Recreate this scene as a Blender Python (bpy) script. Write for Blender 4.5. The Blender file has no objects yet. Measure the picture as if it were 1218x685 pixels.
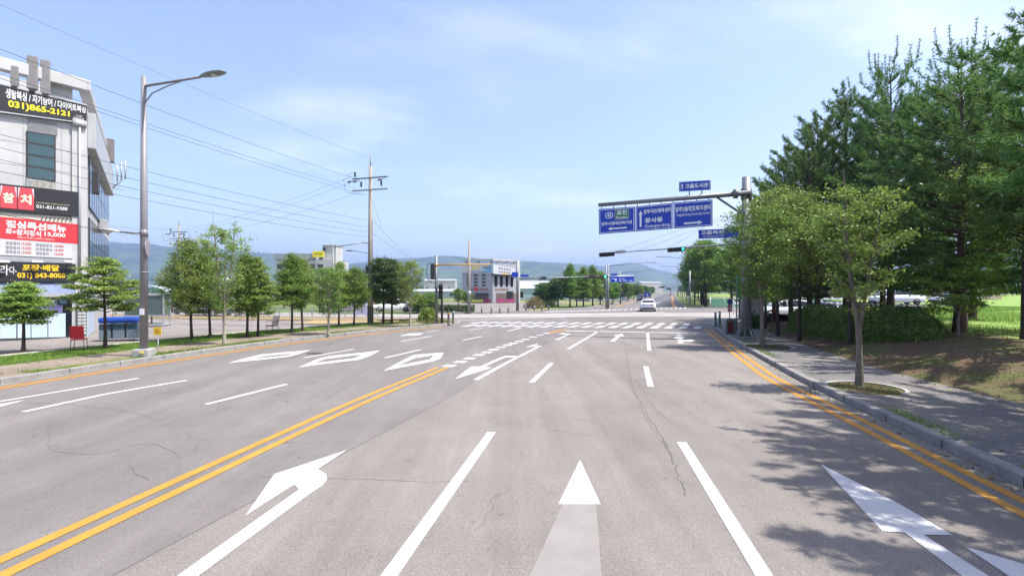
import bpy, bmesh, math, random
import numpy as np
from mathutils import Vector, Matrix
R = math.radians
S = bpy.context.scene
COL = S.collection
# ---------------------------------------------------------------- camera, sky, sun, exposure
FOC, HZ, CH = 609.0, 346.0, 2.5            # focal length in photo pixels, horizon row, camera height
cam_d = bpy.data.cameras.new('camera'); cam = bpy.data.objects.new('camera', cam_d); COL.objects.link(cam)
cam.location = (0, 0, CH); cam.rotation_euler = (R(90), 0, 0)
cam_d.sensor_fit = 'HORIZONTAL'; cam_d.sensor_width = 36; cam_d.lens = 36 * FOC / 1218
cam_d.shift_y = 3.5 / 1218; cam_d.clip_start = .1; cam_d.clip_end = 30000
S.camera = cam
SUN_DIR = Vector((.975, -.22, 0)).normalized() * math.cos(R(62)) + Vector((0, 0, math.sin(R(62))))   # towards the sun
sd = bpy.data.lights.new('sun', 'SUN'); sun = bpy.data.objects.new('sun', sd); COL.objects.link(sun)
sd.energy = 4.2; sd.angle = R(.55); sd.color = (1, .955, .88)
sun.rotation_euler = SUN_DIR.to_track_quat('Z', 'Y').to_euler(); sun.location = (60, -20, 120)
S.view_settings.view_transform = 'Standard'; S.view_settings.look = 'None'; S.view_settings.gamma = 1
S.view_settings.exposure = 1.12
S.cycles.use_denoising = True; S.cycles.max_bounces = 8; S.cycles.transparent_max_bounces = 16
S.cycles.volume_bounces = 0; S.cycles.sample_clamp_indirect = 6
try: S.cycles.denoising_prefilter = 'ACCURATE'
except Exception: pass
W = bpy.data.worlds.new('World'); S.world = W; W.use_nodes = True
nt = W.node_tree; nt.nodes.clear(); N = nt.nodes.new; L = nt.links.new
out = N('ShaderNodeOutputWorld'); bg = N('ShaderNodeBackground'); sky = N('ShaderNodeTexSky')
sky.sky_type = 'NISHITA'; sky.sun_disc = False; sky.sun_elevation = R(62)
sky.sun_rotation = math.atan2(SUN_DIR.x, SUN_DIR.y)
sky.air_density = 1.0; sky.dust_density = 1.8; sky.ozone_density = 1.2; sky.altitude = 60
tc = N('ShaderNodeTexCoord'); sep = N('ShaderNodeSeparateXYZ'); L(tc.outputs['Generated'], sep.inputs[0])
mxz = N('ShaderNodeMath'); mxz.operation = 'MAXIMUM'; mxz.inputs[1].default_value = .03; L(sep.outputs['Z'], mxz.inputs[0])
addz = N('ShaderNodeMath'); addz.operation = 'ADD'; addz.inputs[1].default_value = .12; L(mxz.outputs[0], addz.inputs[0])
dv = N('ShaderNodeVectorMath'); dv.operation = 'DIVIDE'; cb = N('ShaderNodeCombineXYZ')
for i in range(3): L(addz.outputs[0], cb.inputs[i])
L(tc.outputs['Generated'], dv.inputs[0]); L(cb.outputs[0], dv.inputs[1])
mp = N('ShaderNodeMapping'); mp.inputs['Scale'].default_value = (.55, 1.0, 0); mp.inputs['Rotation'].default_value = (0, 0, R(25)); mp.inputs['Location'].default_value = (3.1, 1.7, 0)
L(dv.outputs[0], mp.inputs[0])
n1 = N('ShaderNodeTexNoise'); n1.inputs['Scale'].default_value = .9; n1.inputs['Detail'].default_value = 9; n1.inputs['Roughness'].default_value = .56; n1.inputs['Distortion'].default_value = .35
L(mp.outputs[0], n1.inputs[0])
# more cloud towards the right of the street, a thin veil elsewhere
rx = N('ShaderNodeMapRange'); rx.inputs[1].default_value = -.5; rx.inputs[2].default_value = .9; rx.inputs[3].default_value = -.11; rx.inputs[4].default_value = .17
L(sep.outputs['X'], rx.inputs[0])
ad = N('ShaderNodeMath'); L(n1.outputs['Fac'], ad.inputs[0]); L(rx.outputs[0], ad.inputs[1])
cr = N('ShaderNodeMapRange'); cr.interpolation_type = 'SMOOTHSTEP'; cr.inputs[1].default_value = .47; cr.inputs[2].default_value = .78; cr.inputs[3].default_value = .04; cr.inputs[4].default_value = .62
L(ad.outputs[0], cr.inputs[0])
mix = N('ShaderNodeMix'); mix.data_type = 'RGBA'; L(cr.outputs[0], mix.inputs[0]); tn = N('ShaderNodeVectorMath'); tn.operation = 'MULTIPLY'; tn.inputs[1].default_value = (.985, .94, 1.0); L(sky.outputs[0], tn.inputs[0]); L(tn.outputs[0], mix.inputs[6]); mix.inputs[7].default_value = (5.8, 5.75, 6.1, 1)
L(mix.outputs[2], bg.inputs[0]); bg.inputs[1].default_value = .135; L(bg.outputs[0], out.inputs[0])

# ---------------------------------------------------------------- helpers
def at(u, v, h=0.0):
    """point of the level plane at height h that the photo shows at pixel u, v"""
    Y = FOC * (CH - h) / (v - HZ)
    return Vector(((u - 609) / FOC * Y, Y, h))
def pt(u, v, Y):
    return Vector(((u - 609) / FOC * Y, Y, CH + (HZ - v) * Y / FOC))
def srgb(h):
    h = h.lstrip('#'); c = [int(h[i:i+2], 16) / 255 for i in (0, 2, 4)]
    return tuple((x / 12.92 if x <= .04045 else ((x + .055) / 1.055) ** 2.4) for x in c)
MATS = {}
def mat(name, col, rough=.6, metal=0, var=.12, scale=3, bump=0, bscale=40, spec=.4, emit=0, trans=0, alpha=1, fine=0):
    if name in MATS: return MATS[name]
    if isinstance(col, str): col = srgb(col)
    m = bpy.data.materials.new(name); m.use_nodes = True; n = m.node_tree; b = n.nodes['Principled BSDF']
    b.inputs['Roughness'].default_value = rough; b.inputs['Metallic'].default_value = metal
    b.inputs['Specular IOR Level'].default_value = spec; b.inputs['Alpha'].default_value = alpha
    t = n.nodes.new('ShaderNodeTexCoord')
    nz = n.nodes.new('ShaderNodeTexNoise'); nz.inputs['Scale'].default_value = scale; nz.inputs['Detail'].default_value = 6; nz.inputs['Roughness'].default_value = .6
    n.links.new(t.outputs['Object'], nz.inputs[0])
    mr = n.nodes.new('ShaderNodeMapRange'); mr.inputs[1].default_value = .3; mr.inputs[2].default_value = .7
    mr.inputs[3].default_value = 1 - var; mr.inputs[4].default_value = 1 + var * .6
    n.links.new(nz.outputs['Fac'], mr.inputs[0])
    last = mr.outputs[0]
    if fine:
        f = n.nodes.new('ShaderNodeTexNoise'); f.inputs['Scale'].default_value = bscale; f.inputs['Detail'].default_value = 3
        n.links.new(t.outputs['Object'], f.inputs[0])
        fr = n.nodes.new('ShaderNodeMapRange'); fr.inputs[1].default_value = .3; fr.inputs[2].default_value = .7; fr.inputs[3].default_value = 1 - fine; fr.inputs[4].default_value = 1 + fine
        n.links.new(f.outputs['Fac'], fr.inputs[0])
        mm = n.nodes.new('ShaderNodeMath'); mm.operation = 'MULTIPLY'; n.links.new(last, mm.inputs[0]); n.links.new(fr.outputs[0], mm.inputs[1]); last = mm.outputs[0]
    vm = n.nodes.new('ShaderNodeVectorMath'); vm.operation = 'SCALE'; vm.inputs[0].default_value = col[:3]
    n.links.new(last, vm.inputs['Scale']); n.links.new(vm.outputs[0], b.inputs['Base Color'])
    if bump:
        bn = n.nodes.new('ShaderNodeTexNoise'); bn.inputs['Scale'].default_value = bscale; bn.inputs['Detail'].default_value = 4
        n.links.new(t.outputs['Object'], bn.inputs[0])
        bp = n.nodes.new('ShaderNodeBump'); bp.inputs['Strength'].default_value = bump; bp.inputs['Distance'].default_value = .02
        n.links.new(bn.outputs['Fac'], bp.inputs['Height']); n.links.new(bp.outputs[0], b.inputs['Normal'])
    if emit:
        b.inputs['Emission Color'].default_value = (*col[:3], 1); b.inputs['Emission Strength'].default_value = emit
    MATS[name] = m; return m
def glass(name, col='#26383c', rough=.08):
    return mat(name, col, rough, 0, .25, .6, spec=.8)

def tag(o, label=None, cat=None, group=None, kind=None):
    for k, v in (('label', label), ('category', cat), ('group', group), ('kind', kind)):
        if v: o[k] = v
    return o
def base_of(parent):
    p = Vector((0, 0, 0))
    while parent is not None:
        p = p + parent.location; parent = parent.parent
    return p
def thing(name, loc, label, cat, group=None):
    e = bpy.data.objects.new(name, None); COL.objects.link(e); e.location = loc; e.empty_display_size = .2
    return tag(e, label, cat, group)
class MB:
    def __init__(s): s.bm = bmesh.new(); s.sm = False
    def box(s, c, size, rz=0, bev=0, rot=None):
        g = bmesh.ops.create_cube(s.bm, size=1); vs = g['verts']
        M = Matrix.Translation(Vector(c)) @ (rot.to_4x4() if rot is not None else Matrix.Rotation(rz, 4, 'Z')) @ Matrix.Diagonal((*size, 1))
        bmesh.ops.transform(s.bm, matrix=M, verts=vs)
        if bev:
            es = list({e for v in vs for e in v.link_edges})
            bmesh.ops.bevel(s.bm, geom=es, offset=min(bev, min(size) * .45), segments=2, affect='EDGES', profile=.6)
        return s
    def slab(s, p0, p1, z0, z1, t, off=0, bev=0):
        """upright slab from p0 to p1 in plan, thickness t to the right of the direction, pushed off"""
        a = Vector((p0[0], p0[1], 0)); b = Vector((p1[0], p1[1], 0)); d = (b - a); ln = d.length; d.normalize(); nrm = Vector((d.y, -d.x, 0))
        c = (a + b) / 2 + nrm * (off + t / 2); c.z = (z0 + z1) / 2
        return s.box(c, (ln, t, z1 - z0), math.atan2(d.y, d.x), bev)
    def tube(s, p0, p1, r0, r1=None, n=10, cap=True):
        r1 = r0 if r1 is None else r1; p0 = Vector(p0); p1 = Vector(p1); d = p1 - p0
        if d.length < 1e-6: return s
        q = d.to_track_quat('Z', 'Y'); A = []; B = []
        for i in range(n):
            a = 2 * math.pi * i / n; o = q @ Vector((math.cos(a), math.sin(a), 0))
            A.append(s.bm.verts.new(p0 + o * r0)); B.append(s.bm.verts.new(p1 + o * max(r1, 1e-4)))
        for i in range(n):
            j = (i + 1) % n; f = s.bm.faces.new((A[i], A[j], B[j], B[i])); f.smooth = True
        if cap: s.bm.faces.new(A[::-1]); s.bm.faces.new(B)
        return s
    def path(s, pts, r, n=8):
        """one continuous tube along pts; r a number or a list"""
        pts = [Vector(p) for p in pts]; rs = r if isinstance(r, (list, tuple)) else [r] * len(pts); prev = None
        up = Vector((0, 0, 1))
        for k, p in enumerate(pts):
            d = (pts[min(k + 1, len(pts) - 1)] - pts[max(k - 1, 0)]).normalized()
            x = d.cross(up if abs(d.z) < .95 else Vector((0, 1, 0))).normalized(); y = x.cross(d)
            ring = [s.bm.verts.new(p + (x * math.cos(2 * math.pi * i / n) + y * math.sin(2 * math.pi * i / n)) * rs[k]) for i in range(n)]
            if prev:
                for i in range(n):
                    f = s.bm.faces.new((prev[i], ring[i], ring[(i + 1) % n], prev[(i + 1) % n])); f.smooth = True
            else: first = ring
            prev = ring
        s.bm.faces.new(first); s.bm.faces.new(prev[::-1])
        return s
    def lathe(s, c, prof, n=16, ax=None):
        """profile of (r, z) spun about an axis through c"""
        c = Vector(c); q = ax.to_track_quat('Z', 'Y') if ax is not None else None; prev = None; rings = []
        for r, z in prof:
            ring = []
            for i in range(n):
                a = 2 * math.pi * i / n; o = Vector((r * math.cos(a), r * math.sin(a), z))
                if q: o = q @ o
                ring.append(s.bm.verts.new(c + o))
            rings.append(ring)
        for A, B in zip(rings, rings[1:]):
            for i in range(n):
                j = (i + 1) % n; f = s.bm.faces.new((A[i], A[j], B[j], B[i])); f.smooth = True
        s.bm.faces.new(rings[0][::-1]); s.bm.faces.new(rings[-1]); return s
    def face(s, pts):
        return s.bm.faces.new([s.bm.verts.new(Vector(p)) for p in pts])
    def prism(s, pts, d):
        """solid from a planar polygon pushed along d"""
        A = [s.bm.verts.new(Vector(p)) for p in pts]; B = [s.bm.verts.new(Vector(p) + Vector(d)) for p in pts]
        s.bm.faces.new(A); s.bm.faces.new(B[::-1]); n = len(A)
        for i in range(n): s.bm.faces.new((A[i], B[i], B[(i + 1) % n], A[(i + 1) % n]))
        return s
    def build(s, name, m, parent=None, smooth=False, recalc=True):
        if recalc: bmesh.ops.recalc_face_normals(s.bm, faces=s.bm.faces[:])
        off = base_of(parent)
        if off.length: bmesh.ops.translate(s.bm, vec=-off, verts=s.bm.verts[:])
        me = bpy.data.meshes.new(name); s.bm.to_mesh(me); s.bm.free()
        for mm in (m if isinstance(m, (list, tuple)) else [m]): me.materials.append(mm)
        if smooth: me.polygons.foreach_set('use_smooth', [True] * len(me.polygons))
        o = bpy.data.objects.new(name, me); COL.objects.link(o); o.parent = parent
        return o
def raw_mesh(name, V, F, m, parent=None, smooth=False):
    me = bpy.data.meshes.new(name); V = np.asarray(V, dtype=np.float32); F = np.asarray(F, dtype=np.int32)
    k = F.shape[1]; me.vertices.add(len(V)); me.vertices.foreach_set('co', V.ravel())
    me.loops.add(F.size); me.loops.foreach_set('vertex_index', F.ravel())
    me.polygons.add(len(F)); me.polygons.foreach_set('loop_start', np.arange(0, F.size, k, dtype=np.int32)); me.polygons.foreach_set('loop_total', np.full(len(F), k, dtype=np.int32))
    me.update(calc_edges=True); me.materials.append(m)
    if smooth: me.polygons.foreach_set('use_smooth', [True] * len(F))
    o = bpy.data.objects.new(name, me); COL.objects.link(o); o.parent = parent
    return o
def copy_thing(root, loc, rz=0, sc=1, label=None, name=None, group=None):
    r = root.copy(); COL.objects.link(r); r.location = loc; r.rotation_euler = (0, 0, rz)
    r.scale = (sc, sc, sc) if not isinstance(sc, (tuple, list)) else sc
    if label: r['label'] = label
    if group: r['group'] = group
    def rec(src, dst):
        for ch in [c for c in src.children]:
            c = ch.copy(); COL.objects.link(c); c.parent = dst; rec(ch, c)
    rec(root, r); return r
_txt = {}
def text_geo(s, bold):
    k = (s, bold)
    if k not in _txt:
        c = bpy.data.curves.new('t', 'FONT'); c.body = s; c.offset = bold; c.resolution_u = 3
        o = bpy.data.objects.new('t', c); COL.objects.link(o); bpy.context.view_layer.update()
        me = bpy.data.meshes.new_from_object(o.evaluated_get(bpy.context.evaluated_depsgraph_get()))
        V = [v.co.copy() for v in me.vertices]; F = [tuple(p.vertices) for p in me.polygons]
        x0 = min(v.x for v in V); x1 = max(v.x for v in V); y0 = min(v.y for v in V); y1 = max(v.y for v in V)
        _txt[k] = ([((v.x - x0) / (x1 - x0), (v.y - y0) / (y1 - y0)) for v in V], F)
        bpy.data.objects.remove(o); bpy.data.meshes.remove(me)
    return _txt[k]
def lettering(s, quad, rect, m, parent, off=.012, bold=.015, name='lettering', mb=None):
    """text filling rect (x0,y0,x1,y1 as fractions) of a quad (bl, br, tr, tl), a little proud of it"""
    bl, br, tr, tl = [Vector(q) for q in quad]; nrm = (br - bl).cross(tl - bl).normalized()
    V, F = text_geo(s, bold); own = mb is None; mb = mb or MB(); vs = []
    for x, y in V:
        a = rect[0] + (rect[2] - rect[0]) * x; b = rect[1] + (rect[3] - rect[1]) * y
        p = (bl * (1 - a) + br * a) * (1 - b) + (tl * (1 - a) + tr * a) * b
        vs.append(mb.bm.verts.new(p + nrm * off))
    for f in F:
        try: mb.bm.faces.new([vs[i] for i in f])
        except ValueError: pass
    if own: return mb.build(name, m, parent, recalc=False)
def quad_poly(mb, quad, pts, off):
    bl, br, tr, tl = [Vector(q) for q in quad]; nrm = (br - bl).cross(tl - bl).normalized()
    mb.face([(bl * (1 - a) + br * a) * (1 - b) + (tl * (1 - a) + tr * a) * b + nrm * off for a, b in pts]); return mb
def quad_rect(mb, quad, r, off): return quad_poly(mb, quad, [(r[0], r[1]), (r[2], r[1]), (r[2], r[3]), (r[0], r[3])], off)
def quad_board(mb, quad, t):
    """solid board whose back face is the quad, t thick towards the viewer"""
    bl, br, tr, tl = [Vector(q) for q in quad]; nrm = (br - bl).cross(tl - bl).normalized()
    mb.prism([bl, br, tr, tl], nrm * t); return [q + nrm * t for q in (bl, br, tr, tl)]
def spline(pts, step=1.0):
    """Catmull-Rom through 2-D points"""
    P = [Vector((p[0], p[1])) for p in pts]; P = [P[0] * 2 - P[1]] + P + [P[-1] * 2 - P[-2]]; o = []
    for i in range(1, len(P) - 2):
        n = max(1, int((P[i + 1] - P[i]).length / step))
        for k in range(n):
            t = k / n; a, b, c, d = P[i - 1], P[i], P[i + 1], P[i + 2]
            o.append(.5 * ((2 * b) + (c - a) * t + (2 * a - 5 * b + 4 * c - d) * t * t + (3 * b - a - 3 * c + d) * t ** 3))
    o.append(P[-2]); return o
def offset(P, d):
    """plan polyline pushed d to its left"""
    o = []
    for i, p in enumerate(P):
        t = (P[min(i + 1, len(P) - 1)] - P[max(i - 1, 0)]).normalized(); o.append(p + Vector((-t.y, t.x)) * d)
    return o
def ribbon(mb, A, B, za, zb=None):
    zb = za if zb is None else zb; prev = None
    for a, b in zip(A, B):
        cur = (mb.bm.verts.new((a.x, a.y, za)), mb.bm.verts.new((b.x, b.y, zb)))
        if prev: mb.bm.faces.new((prev[0], prev[1], cur[1], cur[0]))
        prev = cur
    return mb
rnd = random.Random(7)
# ---------------------------------------------------------------- the ground, roads, pavements
def asphalt_mat(name, base, cracks=1.0):
    m = bpy.data.materials.new(name); m.use_nodes = True; n = m.node_tree; b = n.nodes['Principled BSDF']; nn = n.nodes.new; l = n.links.new
    t = nn('ShaderNodeTexCoord'); co = t.outputs['Object']
    def noise(sc, det, rough=.6, src=co):
        z = nn('ShaderNodeTexNoise'); z.inputs['Scale'].default_value = sc; z.inputs['Detail'].default_value = det; z.inputs['Roughness'].default_value = rough; l(src, z.inputs[0]); return z.outputs['Fac']
    def rng(s, a, c, d, e):
        r = nn('ShaderNodeMapRange'); l(s, r.inputs[0]); [setattr(r.inputs[i + 1], 'default_value', v) for i, v in enumerate((a, c, d, e))]; return r.outputs[0]
    def mul(a, c):
        k = nn('ShaderNodeMath'); k.operation = 'MULTIPLY'; l(a, k.inputs[0]); l(c, k.inputs[1]); return k.outputs[0]
    big = rng(noise(.22, 4), .3, .7, .86, 1.10); mid = rng(noise(1.7, 5), .3, .7, .93, 1.06)
    agg = rng(noise(95, 2, .8), .3, .7, .50, 1.55); agg2 = rng(noise(28, 3, .7), .3, .7, .86, 1.14)
    # wear along the driving direction
    mp = nn('ShaderNodeMapping'); mp.inputs['Rotation'].default_value = (0, 0, R(12)); mp.inputs['Scale'].default_value = (1, .06, 1); l(co, mp.inputs[0])
    wear = mul(rng(noise(.9, 4, .6, mp.outputs[0]), .3, .7, .86, 1.10), rng(noise(4.5, 3, .6, mp.outputs[0]), .3, .7, .94, 1.05))
    spots = rng(noise(5.5, 2, .5), .66, .74, 1, .80); wear = mul(wear, spots)
    v = mul(mul(mul(big, mid), mul(agg, agg2)), wear)
    # fine cracks: the borders of distorted cells, only in some patches
    ds = nn('ShaderNodeTexNoise'); ds.inputs['Scale'].default_value = 1.3; ds.inputs['Detail'].default_value = 5; l(co, ds.inputs[0])
    va = nn('ShaderNodeVectorMath'); va.operation = 'MULTIPLY_ADD'; l(ds.outputs['Color'], va.inputs[0]); va.inputs[1].default_value = (.9, .9, .9); l(co, va.inputs[2])
    vo = nn('ShaderNodeTexVoronoi'); vo.feature = 'DISTANCE_TO_EDGE'; vo.inputs['Scale'].default_value = .42; l(va.outputs[0], vo.inputs[0])
    line = rng(vo.outputs['Distance'], .0, .006, .0, 1.0)
    patch = rng(noise(.3, 2), .50, .58, 0, 1)
    inv = nn('ShaderNodeMath'); inv.operation = 'SUBTRACT'; inv.inputs[0].default_value = 1; l(line, inv.inputs[1])
    ck = mul(inv.outputs[0], patch); cf = nn('ShaderNodeMath'); cf.operation = 'MULTIPLY_ADD'; l(ck, cf.inputs[0]); cf.inputs[1].default_value = -.42 * cracks; cf.inputs[2].default_value = 1
    v = mul(v, cf.outputs[0])
    sc = nn('ShaderNodeVectorMath'); sc.operation = 'SCALE'; sc.inputs[0].default_value = base; l(v, sc.inputs['Scale']); l(sc.outputs[0], b.inputs['Base Color'])
    b.inputs['Roughness'].default_value = .88; b.inputs['Specular IOR Level'].default_value = .25
    bp = nn('ShaderNodeBump'); bp.inputs['Strength'].default_value = .5; bp.inputs['Distance'].default_value = .006; l(noise(95, 2, .8), bp.inputs['Height']); l(bp.outputs[0], b.inputs['Normal'])
    return m
def mixed_mat(name, c1, c2, sc=1.0, lo=.42, hi=.58, c3=None, sc3=20, rough=.95, bump=.5, bs=60):
    m = bpy.data.materials.new(name); m.use_nodes = True; n = m.node_tree; b = n.nodes['Principled BSDF']; nn = n.nodes.new; l = n.links.new
    t = nn('ShaderNodeTexCoord'); co = t.outputs['Object']
    z = nn('ShaderNodeTexNoise'); z.inputs['Scale'].default_value = sc; z.inputs['Detail'].default_value = 8; z.inputs['Roughness'].default_value = .65; l(co, z.inputs[0])
    r = nn('ShaderNodeMapRange'); r.inputs[1].default_value = lo; r.inputs[2].default_value = hi; l(z.outputs['Fac'], r.inputs[0])
    mx = nn('ShaderNodeMix'); mx.data_type = 'RGBA'; l(r.outputs[0], mx.inputs[0]); mx.inputs[6].default_value = (*c1, 1); mx.inputs[7].default_value = (*c2, 1)
    f = nn('ShaderNodeTexNoise'); f.inputs['Scale'].default_value = sc3; f.inputs['Detail'].default_value = 4; l(co, f.inputs[0])
    fr = nn('ShaderNodeMapRange'); fr.inputs[1].default_value = .3; fr.inputs[2].default_value = .7; fr.inputs[3].default_value = .7; fr.inputs[4].default_value = 1.3; l(f.outputs['Fac'], fr.inputs[0])
    vm = nn('ShaderNodeVectorMath'); vm.operation = 'SCALE'; l(mx.outputs[2], vm.inputs[0]); l(fr.outputs[0], vm.inputs['Scale']); l(vm.outputs[0], b.inputs['Base Color'])
    b.inputs['Roughness'].default_value = rough; b.inputs['Specular IOR Level'].default_value = .2
    g = nn('ShaderNodeTexNoise'); g.inputs['Scale'].default_value = bs; g.inputs['Detail'].default_value = 3; l(co, g.inputs[0])
    bp = nn('ShaderNodeBump'); bp.inputs['Strength'].default_value = bump; bp.inputs['Distance'].default_value = .02; l(g.outputs['Fac'], bp.inputs['Height']); l(bp.outputs[0], b.inputs['Normal'])
    return m
def paint_mat(name, col, worn):
    """road paint; worn = how much of the asphalt shows through the scuffs"""
    m = bpy.data.materials.new(name); m.use_nodes = True; n = m.node_tree; b = n.nodes['Principled BSDF']; nn = n.nodes.new; l = n.links.new
    t = nn('ShaderNodeTexCoord'); co = t.outputs['Object']
    z = nn('ShaderNodeTexNoise'); z.inputs['Scale'].default_value = 9; z.inputs['Detail'].default_value = 9; z.inputs['Roughness'].default_value = .8; l(co, z.inputs[0])
    r = nn('ShaderNodeMapRange'); r.inputs[1].default_value = .57; r.inputs[2].default_value = .70; r.inputs[3].default_value = 0; r.inputs[4].default_value = worn; l(z.outputs['Fac'], r.inputs[0])
    g = nn('ShaderNodeTexNoise'); g.inputs['Scale'].default_value = 2.2; g.inputs['Detail'].default_value = 5; l(co, g.inputs[0])
    gr = nn('ShaderNodeMapRange'); gr.inputs[1].default_value = .3; gr.inputs[2].default_value = .7; gr.inputs[3].default_value = .86; gr.inputs[4].default_value = 1.06; l(g.outputs['Fac'], gr.inputs[0])
    vm = nn('ShaderNodeVectorMath'); vm.operation = 'SCALE'; vm.inputs[0].default_value = col; l(gr.outputs[0], vm.inputs['Scale'])
    mx = nn('ShaderNodeMix'); mx.data_type = 'RGBA'; l(r.outputs[0], mx.inputs[0]); l(vm.outputs[0], mx.inputs[6]); mx.inputs[7].default_value = (.17, .16, .155, 1); l(mx.outputs[2], b.inputs['Base Color'])
    b.inputs['Roughness'].default_value = .7; return m
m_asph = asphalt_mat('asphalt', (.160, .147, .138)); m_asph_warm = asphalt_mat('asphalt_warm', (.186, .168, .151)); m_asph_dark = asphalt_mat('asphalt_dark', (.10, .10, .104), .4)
m_conc = mixed_mat('pale_concrete_road', (.30, .28, .26), (.25, .235, .22), .5, sc3=30, bump=.2)
m_lot = mixed_mat('parking_lot_paving', (.21, .19, .175), (.165, .15, .14), .35, sc3=25, bump=.3)
m_white = paint_mat('white_road_paint', (.49, .485, .475), .8); m_yellow = paint_mat('yellow_road_paint', (.44, .205, .024), .75)
m_whitef = paint_mat('faded_road_paint', (.225, .208, .19), 1.0)
m_kerb = mat('kerb_granite', (.235, .225, .215), .85, var=.25, scale=2.5, bump=.4, bscale=50, fine=.22)
m_gutter = mat('gutter_concrete', (.19, .175, .15), .9, var=.25, scale=2, bump=.4, bscale=60, fine=.2)
m_path_l = mixed_mat('tan_path_paving', (.23, .19, .145), (.175, .145, .11), .8, sc3=35)
m_path_r = mixed_mat('dark_path_paving', (.135, .13, .13), (.19, .175, .155), .45, .45, .6, sc3=45)
m_grass = mixed_mat('grass_soil', (.085, .125, .022), (.14, .15, .05), 1.6, sc3=45)
m_mulch = mixed_mat('dry_ground', (.115, .075, .05), (.10, .105, .04), .9, .45, .6, sc3=30)
m_field = mixed_mat('field_green', (.15, .25, .045), (.20, .28, .07), .3, sc3=4)
m_land = mixed_mat('far_land', (.085, .13, .035), (.20, .19, .085), .012, .45, .6, sc3=.2, bump=0)
def struct(name, mb, m, parent=None, recalc=True):
    o = mb.build(name, m, parent, recalc=recalc); o['kind'] = 'structure'; return o
# terrain to the horizon
mb = MB(); r = 9000
mb.face([(-r, -300, -.06), (r, -300, -.06), (r, r, -.06), (-r, r, -.06)]); struct('ground', mb, m_land)
# kerb lines in plan (edge of the carriageway)
KR = spline([(4.2, -12), (5.6, 0), (6.05, 4), (6.65, 7.2), (7.0, 9), (7.45, 11.5), (7.95, 14), (8.45, 16), (9.2, 19), (10.25, 23), (11.3, 27), (12.5, 31), (13.4, 34), (14.4, 37), (15.9, 40), (18.3, 43), (22, 45.4), (29, 48), (60, 55), (120, 68)], .8)
KL = spline([(-18.4, -12), (-16.1, 0), (-14.75, 8), (-13.72, 13.72), (-12.91, 17.91), (-11.9, 22), (-10.6, 26), (-9, 29.6), (-7.4, 32.7), (-5.75, 35), (-4.6, 36.6), (-4.0, 38.6), (-4.2, 41.5), (-5.6, 44.3), (-9, 46.1), (-30, 50.5), (-120, 70)], .8)
FL = [Vector(p) for p in [(-120, 92), (-30, 60.5), (-9, 54.6), (-3.5, 56.6), (.6, 59.7), (3.2, 62), (8, 69), (11.2, 75), (24, 113), (38, 160), (85, 310), (205, 680), (480, 1560)]]
FR = [Vector(p) for p in [(120, 98), (60, 84), (32, 74.5), (27.5, 74.6), (26, 77), (36, 111), (51.5, 160), (98, 310), (218, 680), (500, 1560)]]
mb = MB(); loop = KR + FR + FL[::-1] + KL[::-1]
mb.bm.faces.new([mb.bm.verts.new((p.x, p.y, 0)) for p in loop]); mb.bm.faces.ensure_lookup_table(); mb.bm.faces[0].normal_update(); bmesh.ops.triangulate(mb.bm, faces=mb.bm.faces[:], ngon_method='EAR_CLIP')
struct('road', mb, m_asph)
# the right carriageway was resurfaced with a warmer, paler mix
mb = MB(); edge = spline([(-6.5, -12), (-4.4, 0), (-3.9, 3), (-1.6, 11.53), (-1.1, 14), (-.1, 18.6), (1.2, 23.1), (2.2, 26.2), (3.2, 30)], .8)
KRc = [p for p in KR if p.y <= 30]; mb.bm.faces.new([mb.bm.verts.new((p.x, p.y, .0018)) for p in edge + offset(KRc, .02)[::-1]]); mb.bm.faces.ensure_lookup_table(); mb.bm.faces[0].normal_update(); bmesh.ops.triangulate(mb.bm, faces=mb.bm.faces[:], ngon_method='EAR_CLIP'); struct('road_surface', mb, m_asph_warm)
mb = MB(); ribbon(mb, offset(edge, .012), offset(edge, -.012), .0028); struct('paving_seam', mb, mat('seam_dark', (.10, .095, .09), .95))
# a few square utility covers let into the carriageway
def cover(x, y, r, rz):
    mb = MB(); mb.lathe(Vector((x, y, .0005)), [(r, 0), (r, .0035)], 28); o = mb.build('manhole_cover', mat('cast_iron', (.075, .07, .065), .6, .4, var=.3, scale=12, bump=1, bscale=35, fine=.3)); tag(o, *rz)
cover(-7.9, 20.5, .33, ('round iron manhole cover in the left carriageway beyond the lane arrows', 'manhole cover'))
# the cross street and its pale band
mb = MB(); mb.bm.faces.new([mb.bm.verts.new((x, y, .004)) for x, y in [(-119, 70.3), (-30, 51), (-9.2, 46.6), (-4, 47.3), (8, 49.2), (17.5, 50.5), (22, 46.2), (29, 48.6), (60, 55.6), (119, 68.5), (119, 80), (60, 68), (29, 59.5), (12, 57.8), (0, 56.0), (-4, 55.4), (-9, 54.2), (-30, 60), (-119, 91)]])
struct('cross_street', mb, m_conc)
# darker newer surfacing of the far carriageway on its right side
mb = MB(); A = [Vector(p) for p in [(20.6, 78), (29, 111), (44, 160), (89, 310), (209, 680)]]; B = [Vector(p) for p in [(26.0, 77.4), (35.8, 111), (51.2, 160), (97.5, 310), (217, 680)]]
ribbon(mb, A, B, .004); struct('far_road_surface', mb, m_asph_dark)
def kerb(name, K, side, i0=0, i1=None, w=.2):
    mb = MB(); K = K[i0:i1]; prof = [(0, -.05), (.012, .135), (.03, .15), (w, .15), (w, -.05)]; prev = None
    lines = [(offset(K, side * d), z) for d, z in prof]
    for (A, za), (B, zb) in zip(lines, lines[1:]):
        ribbon(mb, A, B, za, zb)
    return struct(name, mb, m_kerb)
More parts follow.
